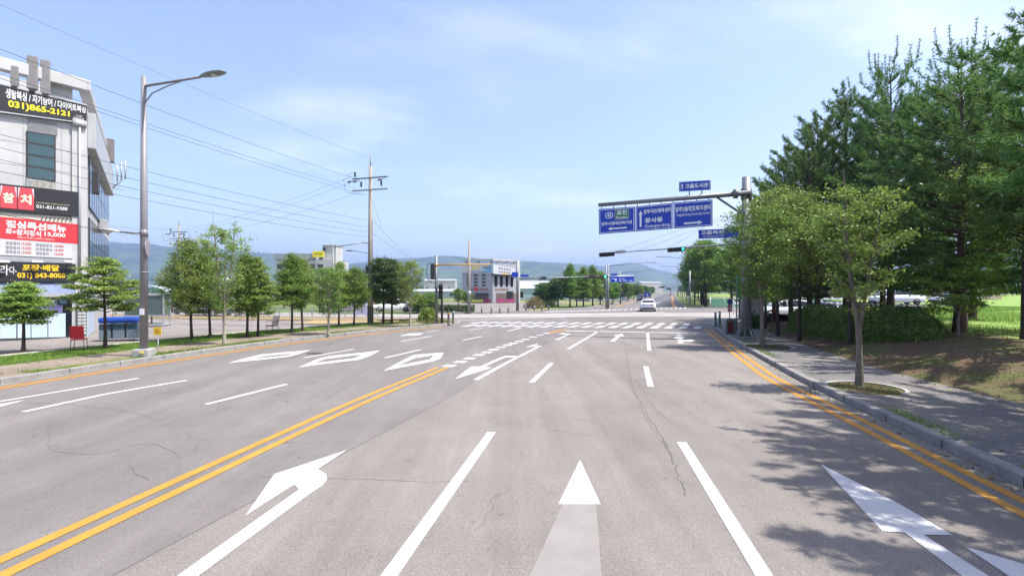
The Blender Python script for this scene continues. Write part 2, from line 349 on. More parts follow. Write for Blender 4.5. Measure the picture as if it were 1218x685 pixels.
# joints cut across the kerbstones
def kerb_joints(K, side, i1):
    mb = MB(); acc = 0
    for a, b in zip(K[:i1], K[1:i1 + 1]):
        acc += (b - a).length
        if acc >= 1.0 and 2 < a.y < 36:
            acc = 0; t = (b - a).normalized(); n = Vector((-t.y, t.x)) * side; rz = math.atan2(t.y, t.x)
            c = a + n * .1; mb.box((c.x, c.y, .149), (.014, .196, .008), rz); c = a - n * .0005; mb.box((c.x, c.y, .062), (.014, .01, .124), rz)
    struct('kerb_joint', mb, mat('joint_dark', (.06, .055, .05), .9))
kerb('kerb', KR, -1); kerb('kerb', KL, 1)
kerb_joints(KR, -1, len(KR) - 1); kerb_joints(KL, 1, len(KL) - 1)
kerb('kerb', FL[:], 1, 2); kerb('kerb', FR[:], -1, 0)
# right gutter strip
def clip(K, y0, y1): return [p for p in K if y0 <= p.y <= y1]
G = clip(KR, -12, 38); mb = MB(); ribbon(mb, offset(G, .33), offset(G, -.01), .004); struct('gutter', mb, m_gutter)
G = clip(KL, -12, 37); mb = MB(); ribbon(mb, offset(G, .01), offset(G, -.28), .004); struct('gutter', mb, m_gutter)
# left side: path, verge, white edging, parking lot
GL = KL[:]; mb = MB(); ribbon(mb, offset(GL, .2), offset(GL, 2.9), .146); struct('left_path', mb, m_path_l)
VL = [p for p in KL if p.y < 35.5]
mb = MB(); ribbon(mb, offset(VL, 2.75), offset(VL, 5.3), .15); struct('verge_soil', mb, m_grass)
mb = MB(); A = offset(VL, 5.25); B = offset(VL, 5.4)
ribbon(mb, A, A, -.02, .2); ribbon(mb, A, B, .2, .2); ribbon(mb, B, B, .2, -.02); struct('edging', mb, mat('white_edging', (.6, .59, .56), .8, var=.2, scale=4, fine=.15))
lot = offset(VL, 5.4)
mb = MB(); f = [(p.x, p.y, .10) for p in lot] + [(-13, 37.2, .10), (-13, 46.4, .1), (-30, 50.2, .10), (-75, 60, .10), (-75, -12, .10)]
mb.bm.faces.new([mb.bm.verts.new(p) for p in f]); struct('parking_lot', mb, m_lot)
mb = MB(); ribbon(mb, offset(KL, 2.9), offset(KL, 6.2), .142); struct('corner_soil', mb, mixed_mat('corner_dirt', (.26, .17, .10), (.15, .16, .06), .5, .45, .6))
# small grass squares beside the kerb on the path
mb = MB()
for y0, y1 in ((14.5, 19.6), (21.2, 24.4), (27.0, 29.5), (33, 35.5)):
    q = [p for p in KL if y0 <= p.y <= y1]; ribbon(mb, offset(q, .21), offset(q, .75), .151)
struct('kerbside_grass_soil', mb, m_grass)
# right side: path, berm, field
mb = MB(); PR = KR[:]
def inner(p):  # width of the path on the right
    y = p.y; return 2.6 + max(0, 4.0 - abs(y - 10) * .0) * 0 + (.9 if y < 9 else .9 * max(0, 1 - (y - 9) / 8))
A = offset(PR, -.2); Bn = []
for i, p in enumerate(PR):
    t = (PR[min(i + 1, len(PR) - 1)] - PR[max(i - 1, 0)]).normalized(); Bn.append(p + Vector((t.y, -t.x)) * (inner(p)+.05))
ribbon(mb, A, Bn, .146); struct('right_path', mb, m_path_r)
berm_prof = [(0, .14), (.25, .17), (1.0, .32), (2.2, .58), (3.6, .80), (5.0, .92), (5.2, .92), (8, .95), (14, .9)]
mb = MB(); rows = []
bi = [i for i, p in enumerate(PR) if p.y < 41]
for i in bi:
    t = (PR[min(i + 1, len(PR) - 1)] - PR[max(i - 1, 0)]).normalized(); n = Vector((t.y, -t.x)); k = 1.0 if PR[i].y < 34 else max(.0, (41 - PR[i].y) / 7); row = []
    for d, z in berm_prof:
        q = PR[i] + n * (inner(PR[i]) + d); zz = .14 + (z - .14) * k + (rnd.uniform(-.03, .03) if d > .5 else 0); row.append(mb.bm.verts.new((q.x, q.y, zz)))
    rows.append(row)
for a, b in zip(rows, rows[1:]):
    for j in range(len(a) - 3): f = mb.bm.faces.new((a[j], b[j], b[j + 1], a[j + 1])); f.smooth = True
fm = MB(); fr_ = [[fm.bm.verts.new(v.co + Vector((0, 0, 0 if k else -.03))) for k, v in enumerate(r_[-4:])] for r_ in rows]
for a, b in zip(fr_, fr_[1:]):
    for j in range(3): f = fm.bm.faces.new((a[j], b[j], b[j + 1], a[j + 1])); f.smooth = True
struct('berm', mb, m_mulch); struct('near_field', fm, m_field)
def berm_z(x, y):
    i = min(range(len(PR)), key=lambda k: (PR[k] - Vector((x, y))).length); d = (PR[i] - Vector((x, y))).length - inner(PR[i])
    k = 1.0 if PR[i].y < 34 else max(.0, (41 - PR[i].y) / 7)
    for (d0, z0), (d1, z1) in zip(berm_prof, berm_prof[1:]):
        if d <= d1: z = z0 + (z1 - z0) * max(0, (d - d0)) / (d1 - d0); break
    else: z = .9
    return .14 + (z - .14) * k
mb = MB(); nx, ny = 24, 22; gv = {}
for i in range(nx + 1):
    for j in range(ny + 1):
        x = 19 + 61 * i / nx; y = -8 + 58 * j / ny
        z = .80 + .1 * math.sin(x * .3 + y * .2) + (.5 if x > 40 else 0) * min(1, (x - 40) / 20) * 1; ye = 45.0 + max(0, x - 22) * .25; z = z * min(1, max(0, (ye - y) / 8)) - (.02 if y > ye - 1 else 0)
        gv[i, j] = mb.bm.verts.new((x, y, z))
for i in range(nx):
    for j in range(ny): f = mb.bm.faces.new((gv[i, j], gv[i + 1, j], gv[i + 1, j + 1], gv[i, j + 1])); f.smooth = True
for f in mb.bm.faces: q = f.calc_center_median(); f.material_index = 0 if q.x > q.y * .78 else 1
struct('field', mb, [m_field, m_mulch])
# cracks sealed and open in the carriageway
def crack(px, w=.012, name='road_crack'):
    P = [at(u, v).to_2d() for u, v in px]; Q = []; r = random.Random(int(px[0][0]))
    for p in spline(P, .12): Q.append(p + Vector((r.gauss(0, .014), r.gauss(0, .014))))
    mb = MB(); ws = [w * r.uniform(.3, 1.5) for _ in Q]; A = []; B = []
    for i, p in enumerate(Q):
        t = (Q[min(i + 1, len(Q) - 1)] - Q[max(i - 1, 0)]).normalized(); n = Vector((-t.y, t.x)) * ws[i] / 2; A.append(p + n); B.append(p - n)
    ribbon(mb, A, B, .0034); struct(name, mb, mat('crack_dark', (.105, .098, .092), .95))
crack([(742, 402), (745, 420), (748, 440), (752, 458), (768, 490), (790, 525), (805, 560), (815, 590)], .022)
crack([(742, 440), (765, 490), (800, 545)], .014)
crack([(756, 450), (775, 480), (800, 505)], .012)
crack([(310, 566), (345, 570), (420, 569), (500, 573), (560, 572)], .014)
crack([(0, 478), (70, 480), (150, 489), (185, 498)], .009); crack([(60, 497), (58, 515), (62, 535), (110, 540), (150, 533)], .009)
crack([(150, 530), (180, 528), (210, 540), (214, 555)], .009); crack([(155, 553), (165, 565), (176, 571)], .012)
crack([(640, 471), (646, 462), (650, 456)], .014); crack([(846, 503), (880, 500), (920, 508)], .01)
crack([(232, 432), (330, 427), (420, 415), (500, 402), (560, 393)], .016)
# ---------------------------------------------------------------- road markings
MK_W = MB(); MK_Y = MB(); ZM = .0075
def seg(mb, px, w, ground=False, z=ZM):
    P = [Vector(p) if ground else at(*p).to_2d() for p in px]
    Q = spline(P, 1.0) if len(P) > 2 else P
    ribbon(mb, offset(Q, w / 2), offset(Q, -w / 2), z)
def poly(mb, px, z=ZM): mb.face([(*at(u, v).to_2d(), z) for u, v in px])
def flush(mb, name, m):
    for f in mb.bm.faces: f.normal_update()
    bmesh.ops.triangulate(mb.bm, faces=mb.bm.faces[:], ngon_method='EAR_CLIP')
    for f in mb.bm.faces:
        f.normal_update()
        if f.normal.z < 0: f.normal_flip()
    struct(name, mb, m, recalc=False)
# yellow lines
yA = [(-7.3, -8), (-5.5, 0), (-4.75, 4.75), (-3.63, 11.36), (-2.42, 16.7)]
yB = [(p[0] + .31, p[1] - .02) for p in yA]
for k in (yA, yB): seg(MK_Y, k, .15, True)
YR = spline([(3.9, -12), (5.1, 0), (5.75, 4), (6.15, 6.5), (6.62, 9), (7.0, 11.3), (7.62, 14.8), (8.35, 17.5), (9.2, 20.6), (10.2, 24), (11.15, 27.4), (12.2, 31), (12.85, 33.4)], .8)
for d in (0, .3): Q = offset(YR, d); ribbon(MK_Y, offset(Q, .075), offset(Q, -.075), ZM)
YL = offset(clip(KL, -12, 36.5), -.55)
for d in (0, -.26): Q = offset(YL, d); ribbon(MK_Y, offset(Q, .07), offset(Q, -.07), ZM)
seg(MK_Y, [(652, 395.5), (672, 391.5)], .15); seg(MK_Y, [(656, 396.2), (678, 391.6)], .15)
for d in (0, .35): seg(MK_Y, [(15.2 + d, 78), (24.5 + d, 108), (39.5 + d, 155), (57 + d, 212)], .18, True)
for d in (.6, .95): seg(MK_Y, [(25.6 - d, 78), (35.6 - d, 111), (51 - d, 160), (97.3 - d, 310)], .2, True)
# right carriageway lane lines
for a, b in (((5.36, 31.72), (2.43, 22.07)), ((1.37, 17.7), (.53, 13.97)), ((-.36, 9.06), (-1.25, 3.4)), ((-1.9, -.5), (-2.5, -3.5))): seg(MK_W, [a, b], .15, True)
for a, b in (((8.25, 31.2), (5.75, 21.44)), ((4.42, 16.92), (3.62, 13.36)), ((2.80, 8.45), (2.02, 3.2)), ((1.6, -.5), (1.0, -3.5))): seg(MK_W, [a, b], .155, True)
seg(MK_W, [(565.5, 452), (600, 433), (640, 412.5)], .15)
seg(MK_W, [(672.5, 393.6), (833, 396.4)], .42)
# left carriageway
for a in ([(245, 481), (341, 457)], [(458, 425.7), (500, 416)], [(550.5, 404.7), (573.5, 400.2)], [(604, 394), (619.4, 390)],
          [(27, 490), (125, 469), (222, 452.5)], [(361, 425.7), (421, 415.4)], [(477, 406), (513, 400)], [(558, 392.8), (574.6, 390.1)],
          [(-25, 482), (0, 477.6), (165, 450)], [(506, 395), (522, 393.2)]): seg(MK_W, a, .15)
poly(MK_W, [(-40, 492), (0, 480.5), (31, 475.6), (0, 484)])
# turning guide blocks
seq = [(534.4, 435.2), (547.6, 430.4), (558.7, 426.3), (569.4, 422.3), (579.2, 419), (587.4, 415.9), (595.7, 413), (603.8, 410.5), (610.4, 408.4), (617.6, 406.1), (625, 403.7), (634, 400.9), (643, 398.4), (650, 396.6)]
for i, (u, v) in enumerate(seq):
    p = at(u, v).to_2d(); q = at(*seq[min(i + 1, len(seq) - 1)]).to_2d() - at(*seq[max(0, min(i, len(seq) - 2))]).to_2d(); q.normalize()
    ribbon(MK_W, *[[p + q * s + Vector((-q.y, q.x)) * k for s in (-.26, .26)] for k in (.2, -.2)], ZM)
# diamonds ahead of the crossing
def ring(o, i):
    A = [(*at(*p).to_2d(), ZM) for p in o]; B = [(*at(*p).to_2d(), ZM) for p in i]
    va = [MK_W.bm.verts.new(p) for p in A]; vb = [MK_W.bm.verts.new(p) for p in B]; es = []
    for vs in (va, vb):
        for k in range(len(vs)): es.append(MK_W.bm.edges.new((vs[k], vs[(k + 1) % len(vs)])))
    bmesh.ops.triangle_fill(MK_W.bm, use_beauty=True, use_dissolve=False, edges=es)
ring([(456, 441), (490.5, 422.8), (497, 421.6), (528, 419.3), (524, 426.6), (514, 430), (471, 438.4)], [(470, 436.4), (493, 426.2), (516.7, 422.4), (510.7, 427.7), (477, 434.3)])
ring([(354.8, 437), (378.6, 426.7), (393, 423.3), (431, 419.5), (452.4, 416.7), (440.5, 423.3), (427.4, 428), (393, 432)], [(374, 431.8), (386, 427.2), (430, 421.6), (422, 426), (392, 429.8)])
ring([(271.4, 431.7), (293, 425.7), (312, 421.4), (345, 418.6), (370, 416.2), (355, 421.4), (343, 424.5), (309.5, 428)], [(299, 427.6), (313, 423.9), (349, 420.3), (341, 422.8), (310, 426.2)])
poly(MK_W, [(474.6, 399.6), (487, 396.6), (504, 396.2), (498, 398.8)])
# arrows
poly(MK_W, [(150, 728), (180, 728), (236, 685), (369.5, 586.7), (383, 578), (389, 571), (388, 564), (378, 558), (412.6, 535.4), (326.4, 564), (292, 613.4), (350, 576.3), (356, 582), (211, 685)])
poly(MK_W, [(541, 451), (560.4, 436), (571, 436), (597, 424.3), (602, 423.4), (618, 423.4), (615, 425), (600.5, 425.4), (577, 436), (584.5, 437.6)])
poly(MK_W, [(640, 413.2), (636, 412.2), (624.5, 413), (639.5, 408.8), (637.5, 410.8), (645, 412)])
poly(MK_W, [(659.3, 404.2), (676, 397.6), (663.4, 398), (671, 395.9), (672.5, 396.8), (679, 396.8), (664.5, 404.2)])
poly(MK_W, [(725.5, 406), (733.3, 399.9), (730, 399), (740.3, 396.9), (742, 400.4), (738.4, 400), (731, 406)])
poly(MK_W, [(806.5, 408.5), (806, 402.8), (800.5, 402.2), (808, 397.3), (815.8, 401.6), (811.5, 402.2), (812.6, 404.6), (820, 404.4), (819.5, 403.2), (827.5, 405.4), (820, 407.4), (820, 406.3), (812.8, 406.4), (813, 408.5)])
poly(MK_W, [(975.6, 552), (1069.7, 599.5), (1133, 636.7), (1098.5, 636.2), (1218, 712), (1180, 712), (1076, 633.5), (1049.5, 632)])
poly(MK_W, [(1148, 650.7), (1290, 692), (1300, 735), (1240, 712)])
poly(MK_W, [(690, 547), (714.5, 600), (664, 600)])
MF = MB(); poly(MF, [(669, 600.3), (709, 600.3), (716, 690), (723, 790), (560, 790), (628, 690)]); flush(MF, 'faded_arrow_shaft', m_whitef)
# crosswalks
def crosswalk(p0, p1, head, a, b, pitch, w):
    p0 = Vector(p0); p1 = Vector(p1); d = p1 - p0; n = int(d.length / pitch); d.normalize(); h = Vector(head).normalized()
    for k in range(n + 1):
        c = p0 + d * (k * pitch); MK_W.face([(*(c + h * a).to_2d(), ZM), (*(c + d * w + h * a).to_2d(), ZM), (*(c + d * w + h * b).to_2d(), ZM), (*(c + h * b).to_2d(), ZM)])
crosswalk((-3.7, 36.0), (12.0, 33.9), (.4, .92), 0, 2.3, .93, .47)
crosswalk((-3.3, 39.3), (12.7, 37.2), (.4, .92), 0, 2.5, .93, .43)
crosswalk((3.6, 60.2), (24.8, 73.2), (.33, .94), 0, 3.4, .98, .5)
seg(MK_W, [(543, 381.2), (619, 378.6), (660, 377.2), (700, 376)], .3)
seg(MK_W, [(590, 375.3), (700, 373.5), (790, 371.5)], .6)
seg(MK_W, [(20.2, 77.5), (33, 114)], .18, True)
for y in range(125, 420, 16): seg(MK_W, [(20.2 + (y - 77.5) * .335, y), (20.2 + (y - 71.5) * .335, y + 6)], .18, True)
for x0 in (-7.0, -3.6):
    for y in range(78, 300, 15): seg(MK_W, [(18.6 + x0 + (y - 77.5) * .33, y), (18.6 + x0 + (y - 72) * .33, y + 5.5)], .18, True)
flush(MK_W, 'white_marking', m_white); flush(MK_Y, 'yellow_marking', m_yellow)
# stall lines on the parking lot
mb = MB()
for k in range(9): x = -20 - k * 2.6; seg(mb, [(x, 43.4 + .22 * -k * -1), (x - 1.0, 38.6 + .22 * k)], .12, True, .106)
seg(mb, [(-18, 38), (-42, 43)], .12, True, .106); seg(mb, [(-16, 33), (-34, 36)], .12, True, .106)
flush(mb, 'parking_line', m_white)
# ---------------------------------------------------------------- far hills
def hills(name, ctrl, Y, depth, seed, m, jag=1.0):
    """ridge through photo silhouette points at distance Y, sloping down towards the viewer and away"""
    r = random.Random(seed); us = [c[0] for c in ctrl]; n = 260
    xs = np.linspace(us[0], us[-1], n); vs = np.interp(xs, us, [c[1] for c in ctrl])
    def fb(x, k): return sum(math.sin(x * f * .013 + seed * 3 + k * 2.1 + f) / f ** 1.0 for f in (1, 2.3, 4.7, 9.1, 17.3, 33, 61)) * .5
    rows = []; mb = MB()
    for k, t in enumerate(np.linspace(-1, .6, 26)):
        row = []
        for u, v in zip(xs, vs):
            h = CH + (HZ - v) * Y / FOC; fall = max(0, 1 - abs(t) ** 1.15) if t < 0 else max(0, 1 - (t / .6) ** 1.6)
            spur = 1 + .34 * fb(u * 1.7 + 40 * t, k * .12) * (1 - abs(1 - abs(t) * 2) * .7) * (1 if t < -.04 else 0)
            z = h * fall * (spur if t < -.04 else 1) + r.uniform(-1, 1) * 2.0 * jag + fb(u * 6, k) * 2.0 * jag
            row.append(mb.bm.verts.new(((u - 609) / FOC * Y * (1 + t * .1), Y + t * depth, max(z, -5 if abs(t) > .9 or t > .5 else 0))))
        rows.append(row)
    for a, b in zip(rows, rows[1:]):
        for j in range(n - 1): f = mb.bm.faces.new((a[j], a[j + 1], b[j + 1], b[j])); f.smooth = True
    struct(name, mb, m)
m_hill = mixed_mat('hill_forest', (.02, .04, .015), (.075, .11, .04), .006, .4, .6, sc3=.05, bump=1, bs=.03)
hills('hills', [(-900, 312), (-500, 300), (-200, 296), (0, 288), (60, 282), (131, 287), (180, 290), (215, 296), (262, 298), (320, 303), (370, 310), (410, 314), (440, 311), (460, 307), (500, 306), (535, 303.6), (552, 307), (580, 311), (612, 313), (622, 312), (649, 311.5), (680, 313), (700, 317), (730, 322), (760, 330), (800, 340), (840, 346)], 3000, 1200, 1, m_hill)
hills('hills', [(560, 335), (610, 322), (660, 315), (690, 314), (711, 317), (725, 317), (737, 314.7), (748, 312.3), (758, 313.7), (774, 321), (803, 328), (850, 334), (920, 336), (1000, 332), (1100, 326), (1300, 320), (1700, 318), (2300, 325)], 3700, 1200, 2, m_hill)
# ---------------------------------------------------------------- haze: the summer air of the valley
hz = MB(); hz.box((0, 3250, 174), (13500, 7700, 352)); HZO = hz.build('haze', mat('x', (1, 1, 1)))
hm = bpy.data.materials.new('haze_air'); hm.use_nodes = True; hn = hm.node_tree; hn.nodes.clear()
ho = hn.nodes.new('ShaderNodeOutputMaterial'); pv = hn.nodes.new('ShaderNodeVolumePrincipled'); pv.inputs['Color'].default_value = (.46, .62, 1, 1)
pv.inputs['Density'].default_value = .00028; pv.inputs['Anisotropy'].default_value = .35; hn.links.new(pv.outputs[0], ho.inputs['Volume'])
HZO.data.materials.clear(); HZO.data.materials.append(hm); HZO['kind'] = 'stuff'
# ---------------------------------------------------------------- vegetation
def leaf_mat(name, c1, c2, trans=.35, rough=.5, spec=.3):
    m = bpy.data.materials.new(name); m.use_nodes = True; n = m.node_tree; b = n.nodes['Principled BSDF']; nn = n.nodes.new; l = n.links.new
    g = nn('ShaderNodeNewGeometry'); oi = nn('ShaderNodeObjectInfo'); t = nn('ShaderNodeTexCoord')
    z = nn('ShaderNodeTexNoise'); z.inputs['Scale'].default_value = 1.1; z.inputs['Detail'].default_value = 2; l(t.outputs['Object'], z.inputs[0])
    a = nn('ShaderNodeMath'); a.operation = 'MULTIPLY_ADD'; l(g.outputs['Random Per Island'], a.inputs[0]); a.inputs[1].default_value = .55; 
    zr = nn('ShaderNodeMapRange'); zr.inputs[1].default_value = .3; zr.inputs[2].default_value = .7; zr.inputs[3].default_value = 0; zr.inputs[4].default_value = .45; l(z.outputs['Fac'], zr.inputs[0]); l(zr.outputs[0], a.inputs[2])
    mx = nn('ShaderNodeMix'); mx.data_type = 'RGBA'; l(a.outputs[0], mx.inputs[0]); mx.inputs[6].default_value = (*c1, 1); mx.inputs[7].default_value = (*c2, 1)
    hv = nn('ShaderNodeHueSaturation'); hr = nn('ShaderNodeMapRange'); hr.inputs[3].default_value = .485; hr.inputs[4].default_value = .51; l(oi.outputs['Random'], hr.inputs[0]); l(hr.outputs[0], hv.inputs['Hue']); l(mx.outputs[2], hv.inputs['Color'])
    vr = nn('ShaderNodeMapRange'); vr.inputs[3].default_value = .85; vr.inputs[4].default_value = 1.15; l(oi.outputs['Random'], vr.inputs[0]); l(vr.outputs[0], hv.inputs['Value'])
    l(hv.outputs[0], b.inputs['Base Color']); b.inputs['Roughness'].default_value = rough; b.inputs['Specular IOR Level'].default_value = spec
    tr = nn('ShaderNodeBsdfTranslucent'); l(hv.outputs[0], tr.inputs[0]); ms = nn('ShaderNodeMixShader'); ms.inputs[0].default_value = trans
    o = n.nodes['Material Output']; l(b.outputs[0], ms.inputs[1]); l(tr.outputs[0], ms.inputs[2]); l(ms.outputs[0], o.inputs[0])
    return m
def bark(name, col): return mat(name, col, .9, var=.35, scale=6, bump=.8, bscale=30, fine=.3)
m_bark = bark('bark_grey', (.17, .145, .115)); m_bark_p = bark('bark_pine', (.085, .05, .038)); m_bark_l = bark('bark_light', (.33, .31, .24)); m_bark_d = bark('bark_dark', (.05, .038, .032))
m_leaf = leaf_mat('leaf_green', (.08, .17, .03), (.21, .34, .065)); m_leaf_l = leaf_mat('leaf_yellow_green', (.12, .20, .035), (.28, .38, .085))
m_leaf_b = leaf_mat('leaf_bright', (.15, .25, .04), (.32, .44, .10)); m_leaf_k = leaf_mat('leaf_dark', (.035, .085, .02), (.09, .165, .04), .25); m_leaf_g = leaf_mat('leaf_greyish', (.085, .125, .05), (.17, .22, .09))
m_needle = leaf_mat('needle_pine', (.06, .14, .035), (.18, .31, .08), .36, .55, .3)
m_twig = leaf_mat('leaf_hedge', (.07, .15, .03), (.20, .33, .065), .2)
def limb_arrays(segs):
    """segs: list of polylines [(p, r), ...] -> tubes as one mesh"""
    V = []; F = []
    for pl in segs:
        n = 7 if pl[0][1] > .03 else 4; prev = None
        for k, (p, r) in enumerate(pl):
            d = (pl[min(k + 1, len(pl) - 1)][0] - pl[max(k - 1, 0)][0]); d = d / (np.linalg.norm(d) + 1e-9)
            x = np.cross(d, [0, 0, 1.0]) if abs(d[2]) < .95 else np.cross(d, [0, 1.0, 0]); x /= np.linalg.norm(x); y = np.cross(x, d)
            base = len(V)
            for i in range(n): a = 2 * math.pi * i / n; V.append(p + (x * math.cos(a) + y * math.sin(a)) * r)
            if prev is not None:
                for i in range(n): F.append((prev + i, prev + (i + 1) % n, base + (i + 1) % n, base + i))
            prev = base
    return V, F
def blades(rs, P, size, flat, asp=.55, updir=None):
    """a four-cornered leaf at every point of P; flat near 1 lays them level"""
    n = len(P); u = rs.normal(size=(n, 3)); u[:, 2] *= (1 - flat) ; u /= np.linalg.norm(u, axis=1)[:, None] + 1e-9
    w = rs.normal(size=(n, 3)); w[:, 2] *= (1 - flat * .8); w -= u * np.sum(u * w, 1)[:, None]; w /= np.linalg.norm(w, axis=1)[:, None] + 1e-9
    s = size * rs.uniform(.6, 1.3, n)[:, None]; u = u * s; w = w * s * asp
    nr = np.cross(u, w); nr /= np.linalg.norm(nr, axis=1)[:, None] + 1e-9
    V = np.stack([P - u * .5, P + w * .5 + nr * s * .08, P + u * .5, P - w * .5 + nr * s * .08], 1).reshape(-1, 3)
    return V, np.arange(n * 4).reshape(-1, 4)
def tree(name, seed, H, base, Rad, prof, nl=60, leaves=9000, leaf=.09, flat=.3, up=.35, m_l=None, m_b=None, tr=.07, lean=(0, 0), clump=.22, clumpz=None, forks=1, label=None, cat='tree', group=None, fork_h=.35, drop=0):
    """prof(t): crown radius as a fraction of Rad at height fraction t; up: rise of the limbs"""
    rs = np.random.RandomState(seed); segs = []; tips = []
    leads = []
    for k in range(forks):
        P = []; a = 2 * math.pi * k / forks + seed; top = H * (.97 if k == 0 else rs.uniform(.8, .95)); spread = 0 if forks == 1 else Rad * .38
        off = np.zeros(3); nseg = 10
        for i in range(nseg + 1):
            t = i / nseg; z = top * t; f = max(0, t - fork_h) / (1 - fork_h)
            wob = np.array([math.sin(t * 5 + seed + k), math.cos(t * 4 + seed * 2 + k), 0]) * .035 * H * .3 * t
            p = np.array([lean[0] * z + math.cos(a) * spread * f ** .8, lean[1] * z + math.sin(a) * spread * f ** .8, z]) + wob
            P.append((p, (tr * (1.35 if i == 0 else 1) * (1 - t) ** .8 + .008) * (1 if k == 0 or t >= fork_h else 1)))
        if k: P = [q for q in P if q[0][2] >= top * fork_h * .9]; P = [(p, r * .8) for p, r in P]
        leads.append(P); segs.append(P)
    def along(P, z):
        for (a, ra), (b, rb) in zip(P, P[1:]):
            if z <= b[2]: t = (z - a[2]) / max(b[2] - a[2], 1e-6); return a + (b - a) * t, ra + (rb - ra) * t
        return P[-1]
    dens = []
    for i in range(nl):
        t = ((i + rs.uniform(0, 1)) / nl) ** .9; z = base + (H * .97 - base) * t; P = leads[i % forks]; z0 = max(z - .1 * H * up, base * .75)
        o, r0 = along(P, min(z0, P[-1][0][2])); az = i * 2.399 + rs.uniform(-.4, .4); ln = Rad * prof(t) * rs.uniform(.72, 1.12) - np.linalg.norm(o[:2] - P[0][0][:2] * 0 - np.array(lean) * z) * .3
        if ln < .05: ln = .05
        d = np.array([math.cos(az), math.sin(az), up * rs.uniform(.6, 1.4)]); pl = []
        for k in range(5):
            s = k / 4; p = o + d * ln * s + np.array([0, 0, -drop * ln * s * s]) + rs.normal(size=3) * .02 * ln * s; pl.append((p, max(.004, min(r0 * .55, tr * .35) * (1 - s * .85))))
        segs.append(pl); dens.append((pl, ln))
        for q in range(3):
            s0 = rs.uniform(.35, .85); k = int(s0 * 4); p = pl[k][0]; az2 = az + rs.choice([-1, 1]) * rs.uniform(.5, 1.1); l2 = ln * rs.uniform(.25, .45)
            d2 = np.array([math.cos(az2), math.sin(az2), up * rs.uniform(.4, 1.4)]); p2 = [(p, pl[k][1] * .6), (p + d2 * l2 * .5, .005), (p + d2 * l2 + np.array([0, 0, -drop * l2 * .4]), .003)]
            segs.append(p2); dens.append((p2, l2 * 1.3))
    w = np.array([d[1] for d in dens]) + .12; cnt = rs.multinomial(leaves, w / w.sum()); pts = []
    cz = clump * .5 if clumpz is None else clumpz
    for (pl, ln), c in zip(dens, cnt):
        if not c: continue
        A = np.array([q[0] for q in pl]); nc = max(1, int(c / 42)); s = .28 + .74 * rs.beta(2.0, 1.1, nc) if len(pl) > 3 else rs.uniform(.4, 1.05, nc)
        s = np.clip(s, 0, .999) * (len(A) - 1); k = s.astype(int); f = (s - k)[:, None]; C = A[k] * (1 - f) + A[np.minimum(k + 1, len(A) - 1)] * f
        pick = rs.randint(0, nc, c); sp = np.array([clump, clump, cz]); pts.append(C[pick] + rs.normal(size=(c, 3)) * sp * rs.uniform(.5, 1.0, (c, 1)))
    P = np.concatenate(pts); V, F = blades(rs, P, leaf, flat)
    root = thing(name, (0, 0, 0), label or name, cat, group)
    tv, tf = limb_arrays(segs); raw_mesh('trunk', tv, tf, m_b or m_bark, root, True)
    raw_mesh('crown', V, F, m_l or m_leaf, root)
    return root
